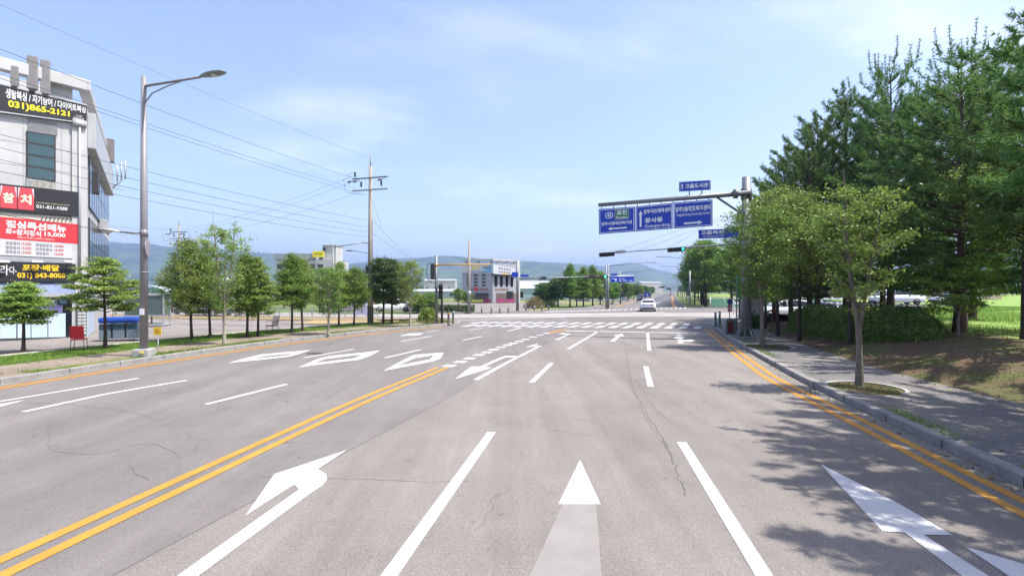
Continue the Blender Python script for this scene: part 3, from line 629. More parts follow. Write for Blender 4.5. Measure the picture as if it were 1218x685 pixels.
def pine(seed, H, base, Rad, label, group=None, tufts=2600, tr=.17, shoots=True, blade=10, blen=.19):
    rs = np.random.RandomState(seed); segs = []; tp = []
    P = [(np.array([math.sin(i * .9 + seed) * .05, math.cos(i * .7 + seed) * .05, H * i / 10]), tr * (1.25 if i == 0 else 1) * (1 - i / 10) ** .85 + .018) for i in range(11)]
    segs.append(P); z = base; wh = 0; tipsP = []; tipsD = []
    prof = lambda t: (min(1, .45 + t * 2.4) if t < .25 else (1 - ((t - .25) / .75) ** 1.25 * .80))
    while z < H - .4:
        t = (z - base) / (H - base); nb = 6 if t < .8 else 5; az0 = rs.uniform(0, 6.28)
        for k in range(nb):
            az = az0 + k * 6.283 / nb + rs.uniform(-.3, .3); ln = Rad * prof(t) * rs.uniform(.7, 1.15); rise = (.05 + .75 * t) * rs.uniform(.7, 1.3)
            o = np.array([0, 0, z + rs.uniform(-.15, .15)]); d = np.array([math.cos(az), math.sin(az), rise]); pl = []
            for q in range(6):
                s = q / 5; pl.append((o + d * ln * s + np.array([0, 0, .22 * ln * s * s * (1 if t > .3 else .25)]) + rs.normal(size=3) * .03 * s, max(.006, .045 * (1 - s) * (1.1 - t * .5))))
            segs.append(pl); A = np.array([p[0] for p in pl]); nt = int((14 + 50 * ln / Rad) * (1 if t < .8 or not shoots else .45))
            for _ in range(nt):
                s = rs.uniform(.30, 1.0) * 5 * .999; kk = int(s); f = s - kk; c = A[kk] * (1 - f) + A[kk + 1] * f
                dd = rs.normal(size=3) * .55 + np.array([math.cos(az), math.sin(az), .55 + t * .8]); dd /= np.linalg.norm(dd); l2 = rs.uniform(.15, .55) * (1.15 - s / 9)
                tipsP.append(c + dd * l2); tipsD.append(dd); tipsP.append(c + dd * l2 * .45); tipsD.append(dd)
                if rs.rand() < .3: segs.append([(c, .009), (c + dd * l2, .004)])
            if shoots and t > .45:
                e = A[-1]; hgt = rs.uniform(.35, .8) * (1 if t < .75 else 1.5); segs.append([(e, .014), (e + np.array([d[0] * .12, d[1] * .12, hgt * .5]), .011), (e + np.array([d[0] * .14, d[1] * .14, hgt]), .008)])
                for q in np.linspace(0, 1, 7): tipsP.append(e + np.array([d[0] * .13 * q, d[1] * .13 * q, hgt * q])); tipsD.append(np.array([0, 0, 1.0]))
        z += rs.uniform(.48, .72) * (1 if t < .6 else 1.1)
    if shoots:
        for k in range(6):
            a = k * 1.047 + seed; e = np.array([0, 0, H - .55]); o2 = np.array([math.cos(a) * .28, math.sin(a) * .28, 0]) * (1.5 if k else 0); hh = 1.5 if k == 0 else rs.uniform(.8, 1.15)
            segs.append([(e, .016), (e + o2 + np.array([0, 0, hh * .45]), .012), (e + o2 * 1.15 + np.array([0, 0, hh]), .009)])
            for q in np.linspace(.2, 1, 7): tipsP.append(e + o2 * min(1, q * 2) + np.array([0, 0, hh * q])); tipsD.append(np.array([0, 0, 1.0]))
    C = np.array(tipsP); D = np.array(tipsD); n = len(C); C = np.repeat(C, blade, 0); D = np.repeat(D, blade, 0); m = len(C)
    dd = D * .9 + rs.normal(size=(m, 3)) * .75; dd /= np.linalg.norm(dd, axis=1)[:, None]; w = np.cross(dd, rs.normal(size=(m, 3))); w /= np.linalg.norm(w, axis=1)[:, None]
    ln = blen * rs.uniform(.6, 1.25, (m, 1)); wd = .014 * rs.uniform(.7, 1.4, (m, 1))
    V = np.stack([C - w * wd, C + w * wd, C + dd * ln], 1).reshape(-1, 3); F = np.arange(m * 3).reshape(-1, 3)
    root = thing('pine_tree', (0, 0, 0), label, 'pine tree', group); tv, tf = limb_arrays(segs); raw_mesh('trunk', tv, tf, m_bark_p, root, True); raw_mesh('crown', V, F, m_needle, root)
    return root
cone = lambda t: max(.05, (1 - t) ** .75) * (min(1, .55 + t * 3))
egg = lambda t: math.sin(math.pi * min(1, .12 + t * .88)) ** .6
vase = lambda t: (.35 + .75 * t) if t < .6 else max(.1, .8 * (1 - (t - .6) / .45))
GP = 'tall pines on the planted bank'
p1 = pine(3, 14.2, 2.3, 3.7, 'x', GP); p2 = pine(8, 13.0, 2.2, 4.1, 'x', GP, shoots=False); p4 = pine(31, 9.3, 2.7, 3.7, 'x', GP, shoots=False); p3 = pine(15, 12.0, 2.0, 3.9, 'x', GP, shoots=False)
spots = [  # x, y, source, height scale, width scale, label
 (20.2, 23.0, p1, 0.85, .95, 'tallest pine on the bank, its forked bare top shoots standing clear'),
 (20.2, 27.4, p1, 0.93, 1.0, 'pine with upright shoots on top, next beyond the tallest one'),
 (19.6, 30.0, p2, 0.975, 1.0, 'pine whose top steps down from the two tallest, behind the far half of the hedge'),
 (19.5, 32.6, p3, 1.03, .95, 'dark pine over the far end of the hedge, third below the tallest'),
 (19.2, 35.2, p3, 0.94, .9, 'medium height pine over the far end of the path, behind the grey cabinet'),
 (19.4, 38.0, p2, 0.785, .85, 'short pine between the cabinet and the white parked suv'),
 (19.8, 41.5, p3, 0.75, .85, 'farthest and lowest pine of the bank, beside the junction'),
 (17.2, 19.6, p2, 0.73, 1.05, 'pine with a leaning reddish trunk at the edge of the bright green field'),
 (19.8, 19.6, p3, 0.80, .95, 'straight pine standing at the edge of the bright field behind the leaning one'),
 (16.6, 28.5, p3, 0.8, .85, 'pine with a thick dark trunk at the far end of the hedge'),
 (18.9, 25.6, p2, 0.84, .8, 'slim pine standing close behind the middle of the round hedge'),
 (16.3, 14.5, p4, 1.0, 1.0, 'big dark pine filling the right edge of the view, above the bare bank'),
 (12.9, 8.8, p3, .92, .95, 'pine beside the camera with a branch tip poking into the top right corner'),
 (10.6, 6.3, p2, .80, .98, 'roadside pine that throws the shade over the right turn arrow'),
 (9.3, 3.2, p3, .74, 1.0, 'pine standing beyond the right edge of the view'),
 (24.2, 33.5, p2, .95, 1.0, 'pine in the second row behind the hedge'),
 (25.0, 27.8, p3, 1.0, 1.0, 'second row pine in front of the white van'),
]
first = {}
for i, (x, y, src, hs, ws, lb) in enumerate(spots):
    z = berm_z(x, y) - .05 if x < 21 else .78
    if id(src) not in first:
        first[id(src)] = 1; o = src; o.location = (x, y, z); o.scale = (ws, ws, hs); o.rotation_euler.z = i * 1.3; o['label'] = lb
    else: o = copy_thing(src, (x, y, z), i * 1.3, (ws, ws, hs), lb)
# broadleaf street trees of the right side
o = tree('street_tree', 21, 5.6, 2.1, .98, egg, 36, 4400, .09, .35, .8, m_leaf_l, m_bark, .075, forks=2, fork_h=.28, clump=.15, label='young street tree with a forked pale trunk in a ringed pit beside the near kerb', group='street trees on the right pavement')
o.location = (8.62, 12.7, .15); o.rotation_euler.z = .35
o = tree('street_tree', 22, 6.6, 2.0, 1.45, egg, 50, 8500, .12, .3, .5, m_leaf, m_bark, .085, forks=2, fork_h=.3, clump=.28, label='bushy street tree just in front of the sign gantry post', group='street trees on the right pavement')
o.location = (10.75, 22.0, .15)
o = tree('street_tree', 24, 3.1, .8, 1.25, egg, 36, 6500, .11, .6, .25, m_leaf_b, m_bark, .045, forks=2, fork_h=.25, clump=.2, clumpz=.06, label='small low tree with flat bright leaves between the hedge and the pine trunks', group='street trees on the right pavement')
o.location = (16.2, 18.6, berm_z(16.2, 18.6))
for i, (x, y, h, r, lb, ml) in enumerate([(13.9, 26.8, 8.3, 1.9, 'yellow green leafy tree on the bank just behind the gantry post', m_leaf_l), (13.6, 20.6, 5.9, 1.5, 'light leafy tree above the front of the round hedge', m_leaf_l),
      (15.6, 31.5, 7.4, 2.3, 'leafy tree on the bank beside the cabinet', m_leaf), (16.8, 16.8, 6.2, 1.9, 'leafy tree with glossy leaves catching light in front of the dark pines', m_leaf_l), (20.6, 44.8, 6.2, 1.7, 'small round tree on the far corner of the bank', m_leaf), (13.4, 23.9, 7.3, 1.7, 'tall light leafy tree between the gantry post and the hedge', m_leaf_l), (16.4, 34.0, 8.2, 2.5, 'large leafy tree on the bank behind the cabinet', m_leaf_l)]):
    o = tree('leafy_tree', 40 + i, h, 3.0, r, egg, 54, 13000, .12, .35, .4, ml, m_bark_d, .08, clump=.3, label=lb, group='leafy trees among the pines')
    o.location = (x, y, (berm_z(x, y) if y < 41 else .1) - .05)
# left verge trees
GLv = 'trees along the left verge'
def L_tree(seed, u, v, top, R_, lb, kind, h=.15, pos=None):
    p = pos or at(u, v, h); p = Vector((p[0], p[1], .15)); H = CH + (HZ - top) * p.y / FOC - .15
    if kind == 'layer': o = tree('verge_tree', seed, H, H * .38, R_ * 1.15, lambda t: min(1, .7 + t) * (1 - t) ** .5, 36, 17000, .095, .75, .12, m_leaf_b, m_bark_d, .06, clump=.18, clumpz=.05, label=lb, group=GLv)
    elif kind == 'cone': pf = (cone, lambda t: cone(t) * (.8 + .35 * math.sin(t * 23 + seed)), lambda t: min(1, .5 + 2 * t) * (1 - t) ** .55 * .95)[seed % 3]; o = tree('verge_tree', seed, H, H * (.25 + .03 * (seed % 4)), R_ * 1.25, pf, (44, 60, 52)[seed % 3], 15000, .09, (.65, .4, .3)[seed % 3], (.15, .3, .4)[seed % 3], (m_leaf, m_leaf_l)[seed % 2], m_bark_d, .06, lean=((seed % 5 - 2) * .02, (seed % 3 - 1) * .02), clump=.18, clumpz=(.06, .12, .17)[seed % 3], label=lb, group=GLv)
    elif kind == 'round': o = tree('verge_tree', seed, H, H * .3, R_ * 1.15, egg, 54, 15000, .10, .4, .3, m_leaf_k, m_bark_d, .08, clump=.22, label=lb, group=GLv)
    else: o = tree('verge_tree', seed, H, H * .3, R_ * 1.0, vase if kind == 'vase' else egg, 60, 6800 if kind == 'vase' else 7000, .085, .4, .9, m_leaf_l if kind == 'vase' else m_leaf, m_bark_l, .065, forks=3 if kind == 'vase' else 1, fork_h=.22, clump=.15, label=lb, group=GLv)
    o.location = p; o.rotation_euler.z = seed; return o
L_tree(51, 28, 418, 333, .95, 'small tree with a thin leaning trunk in front of the blue and white storefront', 'layer')
L_tree(52, 125, 415, 303, 1.5, 'broad layered tree between the red chair and the near lamp post', 'layer')
L_tree(53, 228, 405, 279, 1.45, 'tall cone shaped tree just past the small yellow sign', 'cone')
L_tree(54, 250, 403, 300, 1.2, 'second cone shaped tree past the yellow sign, half behind the pale slender tree', 'cone')
L_tree(55, 274, 410, 248, 1.45, 'tall slender tree with a pale trunk and thin airy top beside the kerb', 'vase', pos=(-12.7, 22.6))
L_tree(56, 294, 401, 298, 1.1, 'layered tree directly behind the pale slender one', 'cone')
L_tree(57, 307, 400, 302, 1.2, 'layered tree left of the dark chair', 'cone')
L_tree(58, 347, 396, 297, 1.35, 'pointed tree with a thin leader just right of the dark chair', 'cone')
L_tree(59, 360, 394, 304, 1.2, 'bushy tree touching the pointed one', 'cone')
L_tree(60, 394, 398, 312, .95, 'young tree with a pale thin trunk standing by the kerb in mid verge', 'slim', pos=(-9.9, 27.6))
L_tree(61, 403, 389, 308, 1.2, 'dark trunked tree behind the young pale one', 'cone')
L_tree(62, 421, 388, 316, 1.15, 'small tree left of the concrete utility pole', 'cone')
L_tree(63, 456, 385.5, 303, 1.35, 'dark round tree immediately right of the utility pole', 'round')
L_tree(64, 466, 385, 306, 1.4, 'dark round tree with a forked trunk, second right of the utility pole', 'round')
o = L_tree(65, 488, 388, 303, 1.0, 'fresh green young tree with a pale trunk at the corner end of the verge', 'slim')
[setattr(c.data.materials, '__doc__', None) if 0 else (c.data.materials.clear(), c.data.materials.append(m_leaf_l)) for c in o.children if c.name.startswith('crown')]
# trees beyond the junction
GF = 'trees beyond the junction'
fa = tree('far_tree', 71, 7.6, 1.7, 2.1, egg, 46, 9000, .22, .3, .3, m_leaf, m_bark_d, .12, clump=.38, label='x', group=GF)
fb = tree('far_tree', 72, 7.6, 1.6, 1.9, cone, 50, 9000, .20, .4, .2, m_leaf, m_bark_d, .12, clump=.34, label='x', group=GF)
fc = tree('far_tree', 73, 7.6, 1.9, 2.2, egg, 46, 9000, .24, .3, .35, m_leaf_k, m_bark_d, .14, clump=.42, label='x', group=GF)
def F_tree(src, u, Y, top, lb, w=1.0, X=None, z=0.0):
    w *= 1.28
    x = (u - 609) / FOC * Y if X is None else X; H = CH + (HZ - top) * Y / FOC - z; s = H / 7.6
    if id(src) not in first: first[id(src)] = 1; src.location = (x, Y, z); src.scale = (s * w, s * w, s); src['label'] = lb; return src
    return copy_thing(src, (x, Y, z), u * .7, (s * w, s * w, s), lb)
F_tree(fc, 646, 80, 335, 'low spreading tree at the left end of the group right of the signal pole', 1.25)
F_tree(fa, 655, 81, 334, 'low tree second from the left end of the group before the white hut', 1.1)
F_tree(fc, 664, 80, 328, 'dark tree just left of the white hut', 1.0)
F_tree(fb, 678, 79.5, 311, 'tall pointed tree in front of the white hut', .85)
F_tree(fa, 686, 84, 322, 'tree between the two tallest pointed ones of the median group', .9)
F_tree(fb, 694, 80.5, 315, 'second tall pointed tree, right of the white hut', .9)
F_tree(fb, 705, 83, 313, 'third tall pointed tree, nearest the far signal mast', .85)
F_tree(fa, 714, 88, 321, 'tree directly behind the far signal mast', .85)
for i, (u, Y, top) in enumerate([(729, 98, 334), (738, 112, 334), (747, 128, 336), (754, 150, 337), (760, 175, 338), (765, 205, 339), (770, 240, 340), (775, 280, 340.5), (724, 120, 337), (742, 150, 338)]):
    F_tree((fa, fc)[i % 2], u, Y, top, f'roadside tree under the far blue sign, {"first second third fourth fifth sixth seventh eighth ninth tenth".split()[i]} from the far mast', 1.15)
words = 'nearest second third fourth fifth sixth seventh eighth ninth tenth eleventh twelfth'.split()
for i, (x, Y, top) in enumerate([(31, 82, 282), (34.3, 92, 285), (37.5, 101, 292), (41.5, 112, 297), (46, 124, 303), (51, 138, 308), (57.5, 158, 314), (66, 184, 320), (77, 218, 327), (93, 268, 333), (113, 335, 336.5), (145, 440, 339)]):
    F_tree((fa, fc)[i % 2], 0, Y, top, f'roadside tree along the right of the far road, {words[i]} from the junction', .95 if i < 3 else 1.1, X=x)
for i, (x, Y, top) in enumerate([(36, 84, 290), (40.5, 86, 292), (45.5, 88, 296), (51, 90, 300), (44, 98, 290), (57, 94, 305)]):
    F_tree((fa, fc)[i % 2], 0, Y, top, f'tree in the park behind the far right corner, {words[i]} from the far road', 1.0, X=x)
for i, (u, Y, top) in enumerate([(545, 92, 342), (556, 88, 345), (511, 60, 347), (497, 58, 350)]):
    F_tree(fa, u, Y, top, ['pale shrub tree left of the corner building', 'small shrub at the foot of the corner building', 'roadside bush behind the corner signal pole', 'bush in front of the white car by the side street'][i], 1.6 if i > 1 else 1.1)
for i, (u, Y, top) in enumerate([(205, 75, 330), (255, 72, 338), (300, 70, 336), (338, 74, 340), (380, 66, 342), (415, 64, 340), (160, 80, 335), (445, 70, 343)]):
    F_tree((fa, fc)[i % 2], u, Y, top, f'tree at the back of the parking lot, {words[i]} from the shop building', 1.2)
for i, (x, Y, top) in enumerate([(62, 70, 322), (98, 128, 318), (110, 132, 322), (122, 128, 320), (134, 130, 324), (146, 126, 322), (70, 80, 330), (86, 118, 326)]):
    F_tree((fa, fc)[i % 2], 0, Y, top, f'tree behind the bright field on the right, {words[i]} of the row', 1.2, X=x, z=1.0)
# far wood that reads as one mass
rs = np.random.RandomState(5); P = []
for k in range(330):
    u = rs.uniform(-250, 800) if k % 3 else rs.uniform(830, 1500); Y = rs.uniform(420, 800); x = (u - 609) / FOC * Y; s = rs.uniform(4, 8)
    if 200 < Y and abs(x - Y * .3) < 14: continue
    P.append(np.array([x, Y, 0]) + np.abs(rs.normal(size=(70, 3))) * np.array([1, 1, 1]) * s * .6 * np.where(rs.rand(70, 3) < .5, -1, 1) * np.array([1, 1, 0]) + np.array([0, 0, 1]) * rs.uniform(0, s, (70, 1)))
P = np.concatenate(P); V, F = blades(rs, P, 2.6, .2, .8); o = raw_mesh('far_woodland', V, F, m_leaf_k); o['kind'] = 'stuff'
# hedge: a clipped mound with a dark twiggy core
rs = np.random.RandomState(9)
def hedge_core(n):
    a = rs.uniform(0, 2 * math.pi, n); zt = rs.uniform(0, 1, n); r = (1 - zt ** 5) ** .5; r = np.where(zt > .93, rs.uniform(0, 1, n) ** .5, r)
    return a, zt, r
def hedge_pt(a, zt, r, k=1.0):
    # plan: a long rounded blob following the path, from the near right end to the far left end
    lx = np.cos(a) * 5.6 * r * k; ly = np.sin(a) * 1.9 * r * k * (1 + .12 * np.sin(a * 3)); th = R(80)
    x = 16.0 + lx * math.cos(th) - ly * math.sin(th); y = 23.9 + lx * math.sin(th) + ly * math.cos(th)
    h = (1.34 + .12 * np.sin(a * 4) + .1 * np.sin(lx * 1.4)) * k
    return np.stack([x, y, h * zt], -1)
hd = thing('hedge', (16.0, 23.9, .45), 'long rounded clipped hedge on the bank beside the right path', 'hedge')
a, zt, r = hedge_core(60000); P = hedge_pt(a, zt, r) + rs.normal(size=(60000, 3)) * .055; P[:, 2] += np.array([.35] * len(P)); V, F = blades(rs, P - np.array([16.0, 23.9, .45]) + np.array([0, 0, .02]), .085, .2, .6); raw_mesh('leaves', V, F, m_twig, hd)
U = 48; Wn = 12; cv = []; cf = []
for j in range(Wn):
    zt_ = j / (Wn - 1) * .97
    for i in range(U): cv.append(hedge_pt(np.array(i / U * 6.283), np.array(zt_), np.array((1 - zt_ ** 5) ** .5), .9) + np.array([-16.0, -23.9, -.1]))
for j in range(Wn - 1):
    for i in range(U): cf.append((j * U + i, j * U + (i + 1) % U, (j + 1) * U + (i + 1) % U, (j + 1) * U + i))
cf_top = [((Wn - 1) * U + i, (Wn - 1) * U + (i + 1) % U, (Wn - 1) * U + (U - 2 - i) % U, (Wn - 1) * U + (U - 1 - i) % U) for i in range(U // 2 - 1)]
raw_mesh('twigs', cv, cf + cf_top, bark('hedge_twigs', (.03, .035, .015)), hd)
def shrub(x, y, z, r, h, lb, ml, n=5000, seed=1):
    rs = np.random.RandomState(seed); d = rs.normal(size=(n, 3)); d /= np.linalg.norm(d, axis=1)[:, None]; d[:, 2] = np.abs(d[:, 2]); rr = rs.uniform(.55, 1.05, (n, 1)) * (1 + .2 * np.sin(d[:, :1] * 7 + seed) * np.cos(d[:, 1:2] * 6))
    P = d * rr * np.array([r, r, h]); V, F = blades(rs, P, .07 if y < 40 else .13, .2, .6); t = thing('shrub', (x, y, z), lb, 'shrub', 'shrubs on the bank'); raw_mesh('leaves', V, F, ml, t)
    segs = [[(np.array([0, 0, 0.]), .03), (np.array([math.cos(k) * r * .5, math.sin(k) * r * .5, h * .8]), .008)] for k in range(7)]; v, f = limb_arrays(segs); raw_mesh('stems', v, f, m_bark_d, t, True)
shrub(15.3, 32.5, berm_z(15.3, 32.5), .7, .9, 'dark shrub on the bank between the cabinet and the hedge', m_leaf_k, seed=3)
shrub(16.8, 35.5, .5, .9, 1.0, 'shrub beside the far pine trunks', m_leaf_k, seed=4)
shrub(-6.6, 40.2, .14, .8, 1.0, 'yellowish bush by the corner at the end of the verge', m_leaf_l, 4000, 5)
shrub(3.2, 74, .05, 1.6, 1.6, 'brownish bush in front of the white greenhouse', leaf_mat('leaf_brown', (.12, .09, .04), (.2, .16, .07)), 4000, 6)
shrub(5.6, 79, .05, 1.3, 1.3, 'round dark bush near the white greenhouse', m_leaf_k, 4000, 8)
# grass
m_gb = leaf_mat('grass_blade', (.09, .17, .02), (.22, .33, .06), .35); m_gd = leaf_mat('grass_dry', (.13, .12, .05), (.17, .2, .06), .3)
def grass(name, P, hgt, m, wid=.008, seed=0):
    rs = np.random.RandomState(seed); n = len(P); P = np.asarray(P); a = rs.uniform(0, 6.283, n); w = np.stack([np.cos(a), np.sin(a), np.zeros(n)], 1) * (wid * rs.uniform(.6, 1.5, (n, 1)))
    ln = np.stack([rs.normal(size=n) * .4, rs.normal(size=n) * .4, np.ones(n)], 1) * (hgt * rs.uniform(.4, 1.3, (n, 1)))
    V = np.stack([P - w, P + w, P + ln], 1).reshape(-1, 3); o = raw_mesh(name, V, np.arange(n * 3).reshape(-1, 3), m); o['kind'] = 'stuff'
def strip_pts(K, d0, d1, z, n, y0, y1, side=1, seed=0, patch=0):
    rs = np.random.RandomState(seed); q = [p for p in K if y0 <= p.y <= y1]; A = offset(q, side * d0); B = offset(q, side * d1); o = []
    wts = np.array([1 / max(6, a.y) for a in A[:-1]]); wts /= wts.sum()
    for i in rs.choice(len(A) - 1, n, p=wts):
        t, s = rs.rand(2); a = A[i].lerp(A[i + 1], t); b = B[i].lerp(B[i + 1], t); p = a.lerp(b, s)
        if patch and math.sin(p.x * 1.9 + seed) + math.cos(p.y * 1.3) + rs.uniform(-.8, .8) < patch: continue
        o.append((p.x, p.y, z))
    return o
grass('verge_grass', strip_pts(KL, 2.72, 5.25, .15, 70000, 8, 36), .075, m_gb, .009, 1)
grass('kerbside_grass', strip_pts(KL, .2, .8, .15, 9000, 14, 36, patch=.1), .07, m_gb, .009, 2)
grass('corner_grass', strip_pts(KL, .3, 4.5, .145, 9000, 35, 44, patch=.5), .12, m_gd, .012, 3)
bp_ = strip_pts(KR, 2.65, 9.5, 0, 60000, 5, 40, -1, 4, .25); bp_ = [(x, y, berm_z(x, y) - .01) for x, y, z in bp_[:26000]]
grass('bank_grass', bp_, .07, m_gd, .008, 5)
grass('path_edge_weeds', strip_pts(KR, .18, .5, .15, 5000, 5, 34, -1, 8, .55), .05, m_gb, .008, 6)
rs = np.random.RandomState(12); fx = rs.uniform(16.2, 62, 100000); fy = rs.uniform(11, 50, 100000); k = (np.sin(fx * 1.1) + np.cos(fy * .9) + rs.normal(size=100000) * .8) > -.4
grass('field_weeds', np.stack([fx, fy, .84 + .1 * np.sin(fx * .3 + fy * .2) * (fx > 20)], 1)[k & (fx > fy * .8) & (fx > 15.9 + np.maximum(0, fy - 17) * .22)], .30, leaf_mat('weed', (.15, .26, .04), (.30, .42, .10), .4), .02, 7)
rs = np.random.RandomState(77); P = []
for p in strip_pts(KR, .22, 2.7, .152, 260, 4, 36, -1, 3): P.append(p)
for p in strip_pts(KR, -.3, .05, .01, 260, 4, 36, -1, 5): P.append(p)
for p in strip_pts(KR, 2.7, 8, 0, 2600, 5, 38, -1, 6): P.append((p[0], p[1], berm_z(p[0], p[1]) + .02))
for p in strip_pts(KL, .25, 2.7, .152, 500, 12, 36, 1, 3): P.append(p)
P = np.array([(x, y, z if (z > .16 or z < .1) else z) for x, y, z in P]); V, F = blades(rs, P, .07, .85, .6); o = raw_mesh('fallen_leaves', V, F, leaf_mat('leaf_litter', (.16, .10, .045), (.26, .20, .08), .05)); o['kind'] = 'stuff'
# ringed pits of the street trees
def pit(c, r, lb):
    mb = MB(); n = 40; 
    for i in range(int(n * .62)):
        a0 = -1.1 + 2 * math.pi * i / n; a1 = a0 + 2 * math.pi / n; p = lambda a, q: (c[0] + math.cos(a) * q, c[1] + math.sin(a) * q * 1.1, 0)
        P = [p(a0, r), p(a1, r), p(a1, r + .07), p(a0, r + .07)]; mb.prism([(x, y, .14) for x, y, z in P], (0, 0, .04))
    o = mb.build('tree_pit_edging', mat('pit_edge', (.42, .41, .38), .85, var=.2, fine=.2)); tag(o, lb, 'kerb edging', 'tree pit edgings')
    mb = MB(); mb.face([(c[0] + math.cos(i / 24 * 6.283) * r * 1.0, c[1] + math.sin(i / 24 * 6.283) * r * 1.1, .1505) for i in range(24)]); struct('pit_soil', mb, m_mulch)
    P = [(c[0] + math.cos(a) * q * r, c[1] + math.sin(a) * q * r * 1.1, .15) for a, q in zip(rnd.choices([i * .01 for i in range(628)], k=2200), [rnd.random() ** .5 for _ in range(2200)]) if math.sin(a * 3) + math.cos(q * 9) > -.5]; grass('pit_grass', P, .045, m_gd, .007, 9)
pit((8.55, 12.4), .75, 'pale concrete ring round the foot of the near forked tree'); pit((10.85, 21.6), .9, 'pale concrete ring round the tree before the gantry')
# ---------------------------------------------------------------- materials for built things
m_panel = mat('wall_panel_white', (.44, .44, .435), .55, var=.16, scale=.8); m_grey = mat('panel_grey', (.30, .31, .33), .5, var=.1); m_lgrey = mat('light_grey_metal', (.42, .43, .44), .45, .3, var=.1)
m_galv = mat('galvanised', (.19, .205, .22), .5, .4, var=.14, scale=4); m_pole = mat('lamp_pole_paint', (.205, .20, .212), .5, .1, var=.1); m_black = mat('black_board', (.022, .021, .025), .5, var=.15)
m_dk = mat('dark_metal', (.035, .037, .04), .5); m_win = glass('window_glass', (.03, .07, .075)); m_wind = glass('window_glass_dark', (.012, .016, .02)); m_conc_p = mat('pole_concrete', (.27, .25, .22), .85, var=.15, scale=2, bump=.3, fine=.1)
m_redb = mat('board_red', (.62, .035, .045), .5, var=.06); m_wtxt = mat('text_white', (.62, .62, .61), .5, var=.03); m_ytxt = mat('text_yellow', (.80, .66, .02), .5, var=.03); m_otxt = mat('text_orange_yellow', (.80, .50, .02), .5, var=.03)
m_gtxt = mat('text_grey', (.18, .17, .18), .5); m_rtxt = mat('text_red', (.55, .12, .10), .5); m_blue = mat('sign_blue', (.010, .045, .42), .4, var=.05); m_green = mat('sign_green', (.012, .17, .075), .4, var=.05)
m_signw = mat('sign_white', (.72, .74, .78), .4, var=.03); m_yel = mat('signal_yellow', (.62, .34, .02), .5, var=.1); m_beige = mat('banner_beige', (.55, .50, .42), .7, var=.15, scale=3)
# ---------------------------------------------------------------- the shop building on the left
CX, CY = -22.5, 27.07
def fs_(u):
    k = (u - 609) / FOC; return (CY * k - CX) / (.81 * k - .586)
def fp(u, v, off=0.0):
    """point of the front wall seen at pixel u, v"""
    s = fs_(u); X = CX - .586 * s; Y = CY - .81 * s; return Vector((X + .81 * off, Y - .586 * off, CH + (HZ - v) * Y / FOC))
def fw(s, h, off=0.0): return Vector((CX - .586 * s + .81 * off, CY - .81 * s - .586 * off, h))
def sw(t, h, off=0.0): return Vector((CX - .577 * t + .816 * off, CY + .816 * t + .577 * off, h))
def fq(u0, u1, vl0, vr0, vl1, vr1, off=0.0):  # bl br tr tl from left bottom, right bottom, left top, right top
    return [fp(u0, vl0, off), fp(u1, vr0, off), fp(u1, vr1, off), fp(u0, vl1, off)]
B = thing('shop_building', (CX, CY, .1), 'white four storey shop building covered in signboards, with aerials on its roof frame', 'building')
LEN, DEP, ROOF = 11.5, 18.6, 12.2
foot = [fw(0, .1), fw(LEN, .1), fw(LEN, .1) + Vector((-.577, .816, 0)) * DEP, sw(DEP, .1)]
mb = MB(); mb.prism(foot, (0, 0, ROOF - .1)); mb.build('wall', m_panel, B)
mb = MB()  # panel joints: thin shadow gaps modelled as slim dark strips
for h in (3.9, 5.1, 6.3, 7.5, 8.6, 9.7, 10.8): mb.slab(fw(LEN, 0), fw(0, 0), h, h + .025, .006)
for s in (.35, 1.0, 2.45): mb.slab(fw(s + .02, 0), fw(s, 0), 3.4, 11.2, .006, off=.001)
mb.build('panel_joints', mat('joint_grey', (.28, .28, .29), .8), B)
mb = MB(); mb.slab(fw(.62, 0), fw(0, 0), .1, ROOF, .10, off=.002); mb.build('corner_column', m_panel, B)
# roof frame
mb = MB(); A0 = fw(LEN, 0, .15); A1 = fw(-.15, 0, .15); S0 = sw(-.15, 0, .15); S1 = sw(DEP, 0, .15)
mb.slab(A0, A1, 13.05, 13.62, .5, off=-.5, bev=.03); mb.slab(S0, S1, 13.06, 13.60, .5, off=-.5, bev=.03); mb.slab(fw(LEN, 0, -3), fw(-.0, 0, -3), 13.08, 13.58, .4)
mb.build('roof_frame', m_panel, B)
for s in (.9, 5.2, 9.5): mb = MB(); mb.slab(fw(s + .6, 0, -.3), fw(s - .4, 0, -.3), ROOF, 13.05, .5, off=-.5); mb.build('frame_column', m_panel, B)
for t in (3.5, 8.5, 13.5): mb = MB(); mb.slab(sw(t, 0, -.3), sw(t + .8, 0, -.3), ROOF, 13.05, .4, off=-.4); mb.build('frame_column', m_panel, B)
# side fascia
mb = MB(); mb.slab(sw(.45, 0), sw(17.3, 0), 10.15, 12.05, .35, off=.003, bev=.03); mb.build('fascia', mat('fascia_grey', (.40, .41, .42), .5, var=.12), B)
for z0, z1, tt in ((7.0, 9.9, 12), (3.9, 6.5, 12)):
    for k in range(tt):
        t0 = .9 + k * 1.38; mb = MB(); mb.slab(sw(t0, 0), sw(t0 + 1.2, 0), z0, z1, .05, off=.002); w = mb.build('window', m_dk, B)
        mb = MB(); mb.slab(sw(t0 + .07, 0), sw(t0 + 1.13, 0), z0 + .08, (z0 + z1) / 2 - .03, .02, off=.053); mb.slab(sw(t0 + .07, 0), sw(t0 + 1.13, 0), (z0 + z1) / 2 + .03, z1 - .08, .02, off=.053); mb.build('pane', m_wind, w)
mb = MB(); c = sw(1.6, 8.6, .55); mb.slab(sw(1.2, 0, .12), sw(1.9, 0, .12), 7.9, 9.1, .3, bev=.02); mb.build('side_sign', m_dk, B)
mb = MB(); mb.slab(sw(.5, 0, .12), sw(.95, 0, .12), 3.0, 3.7, .4); mb.build('meter_box', m_panel, B)
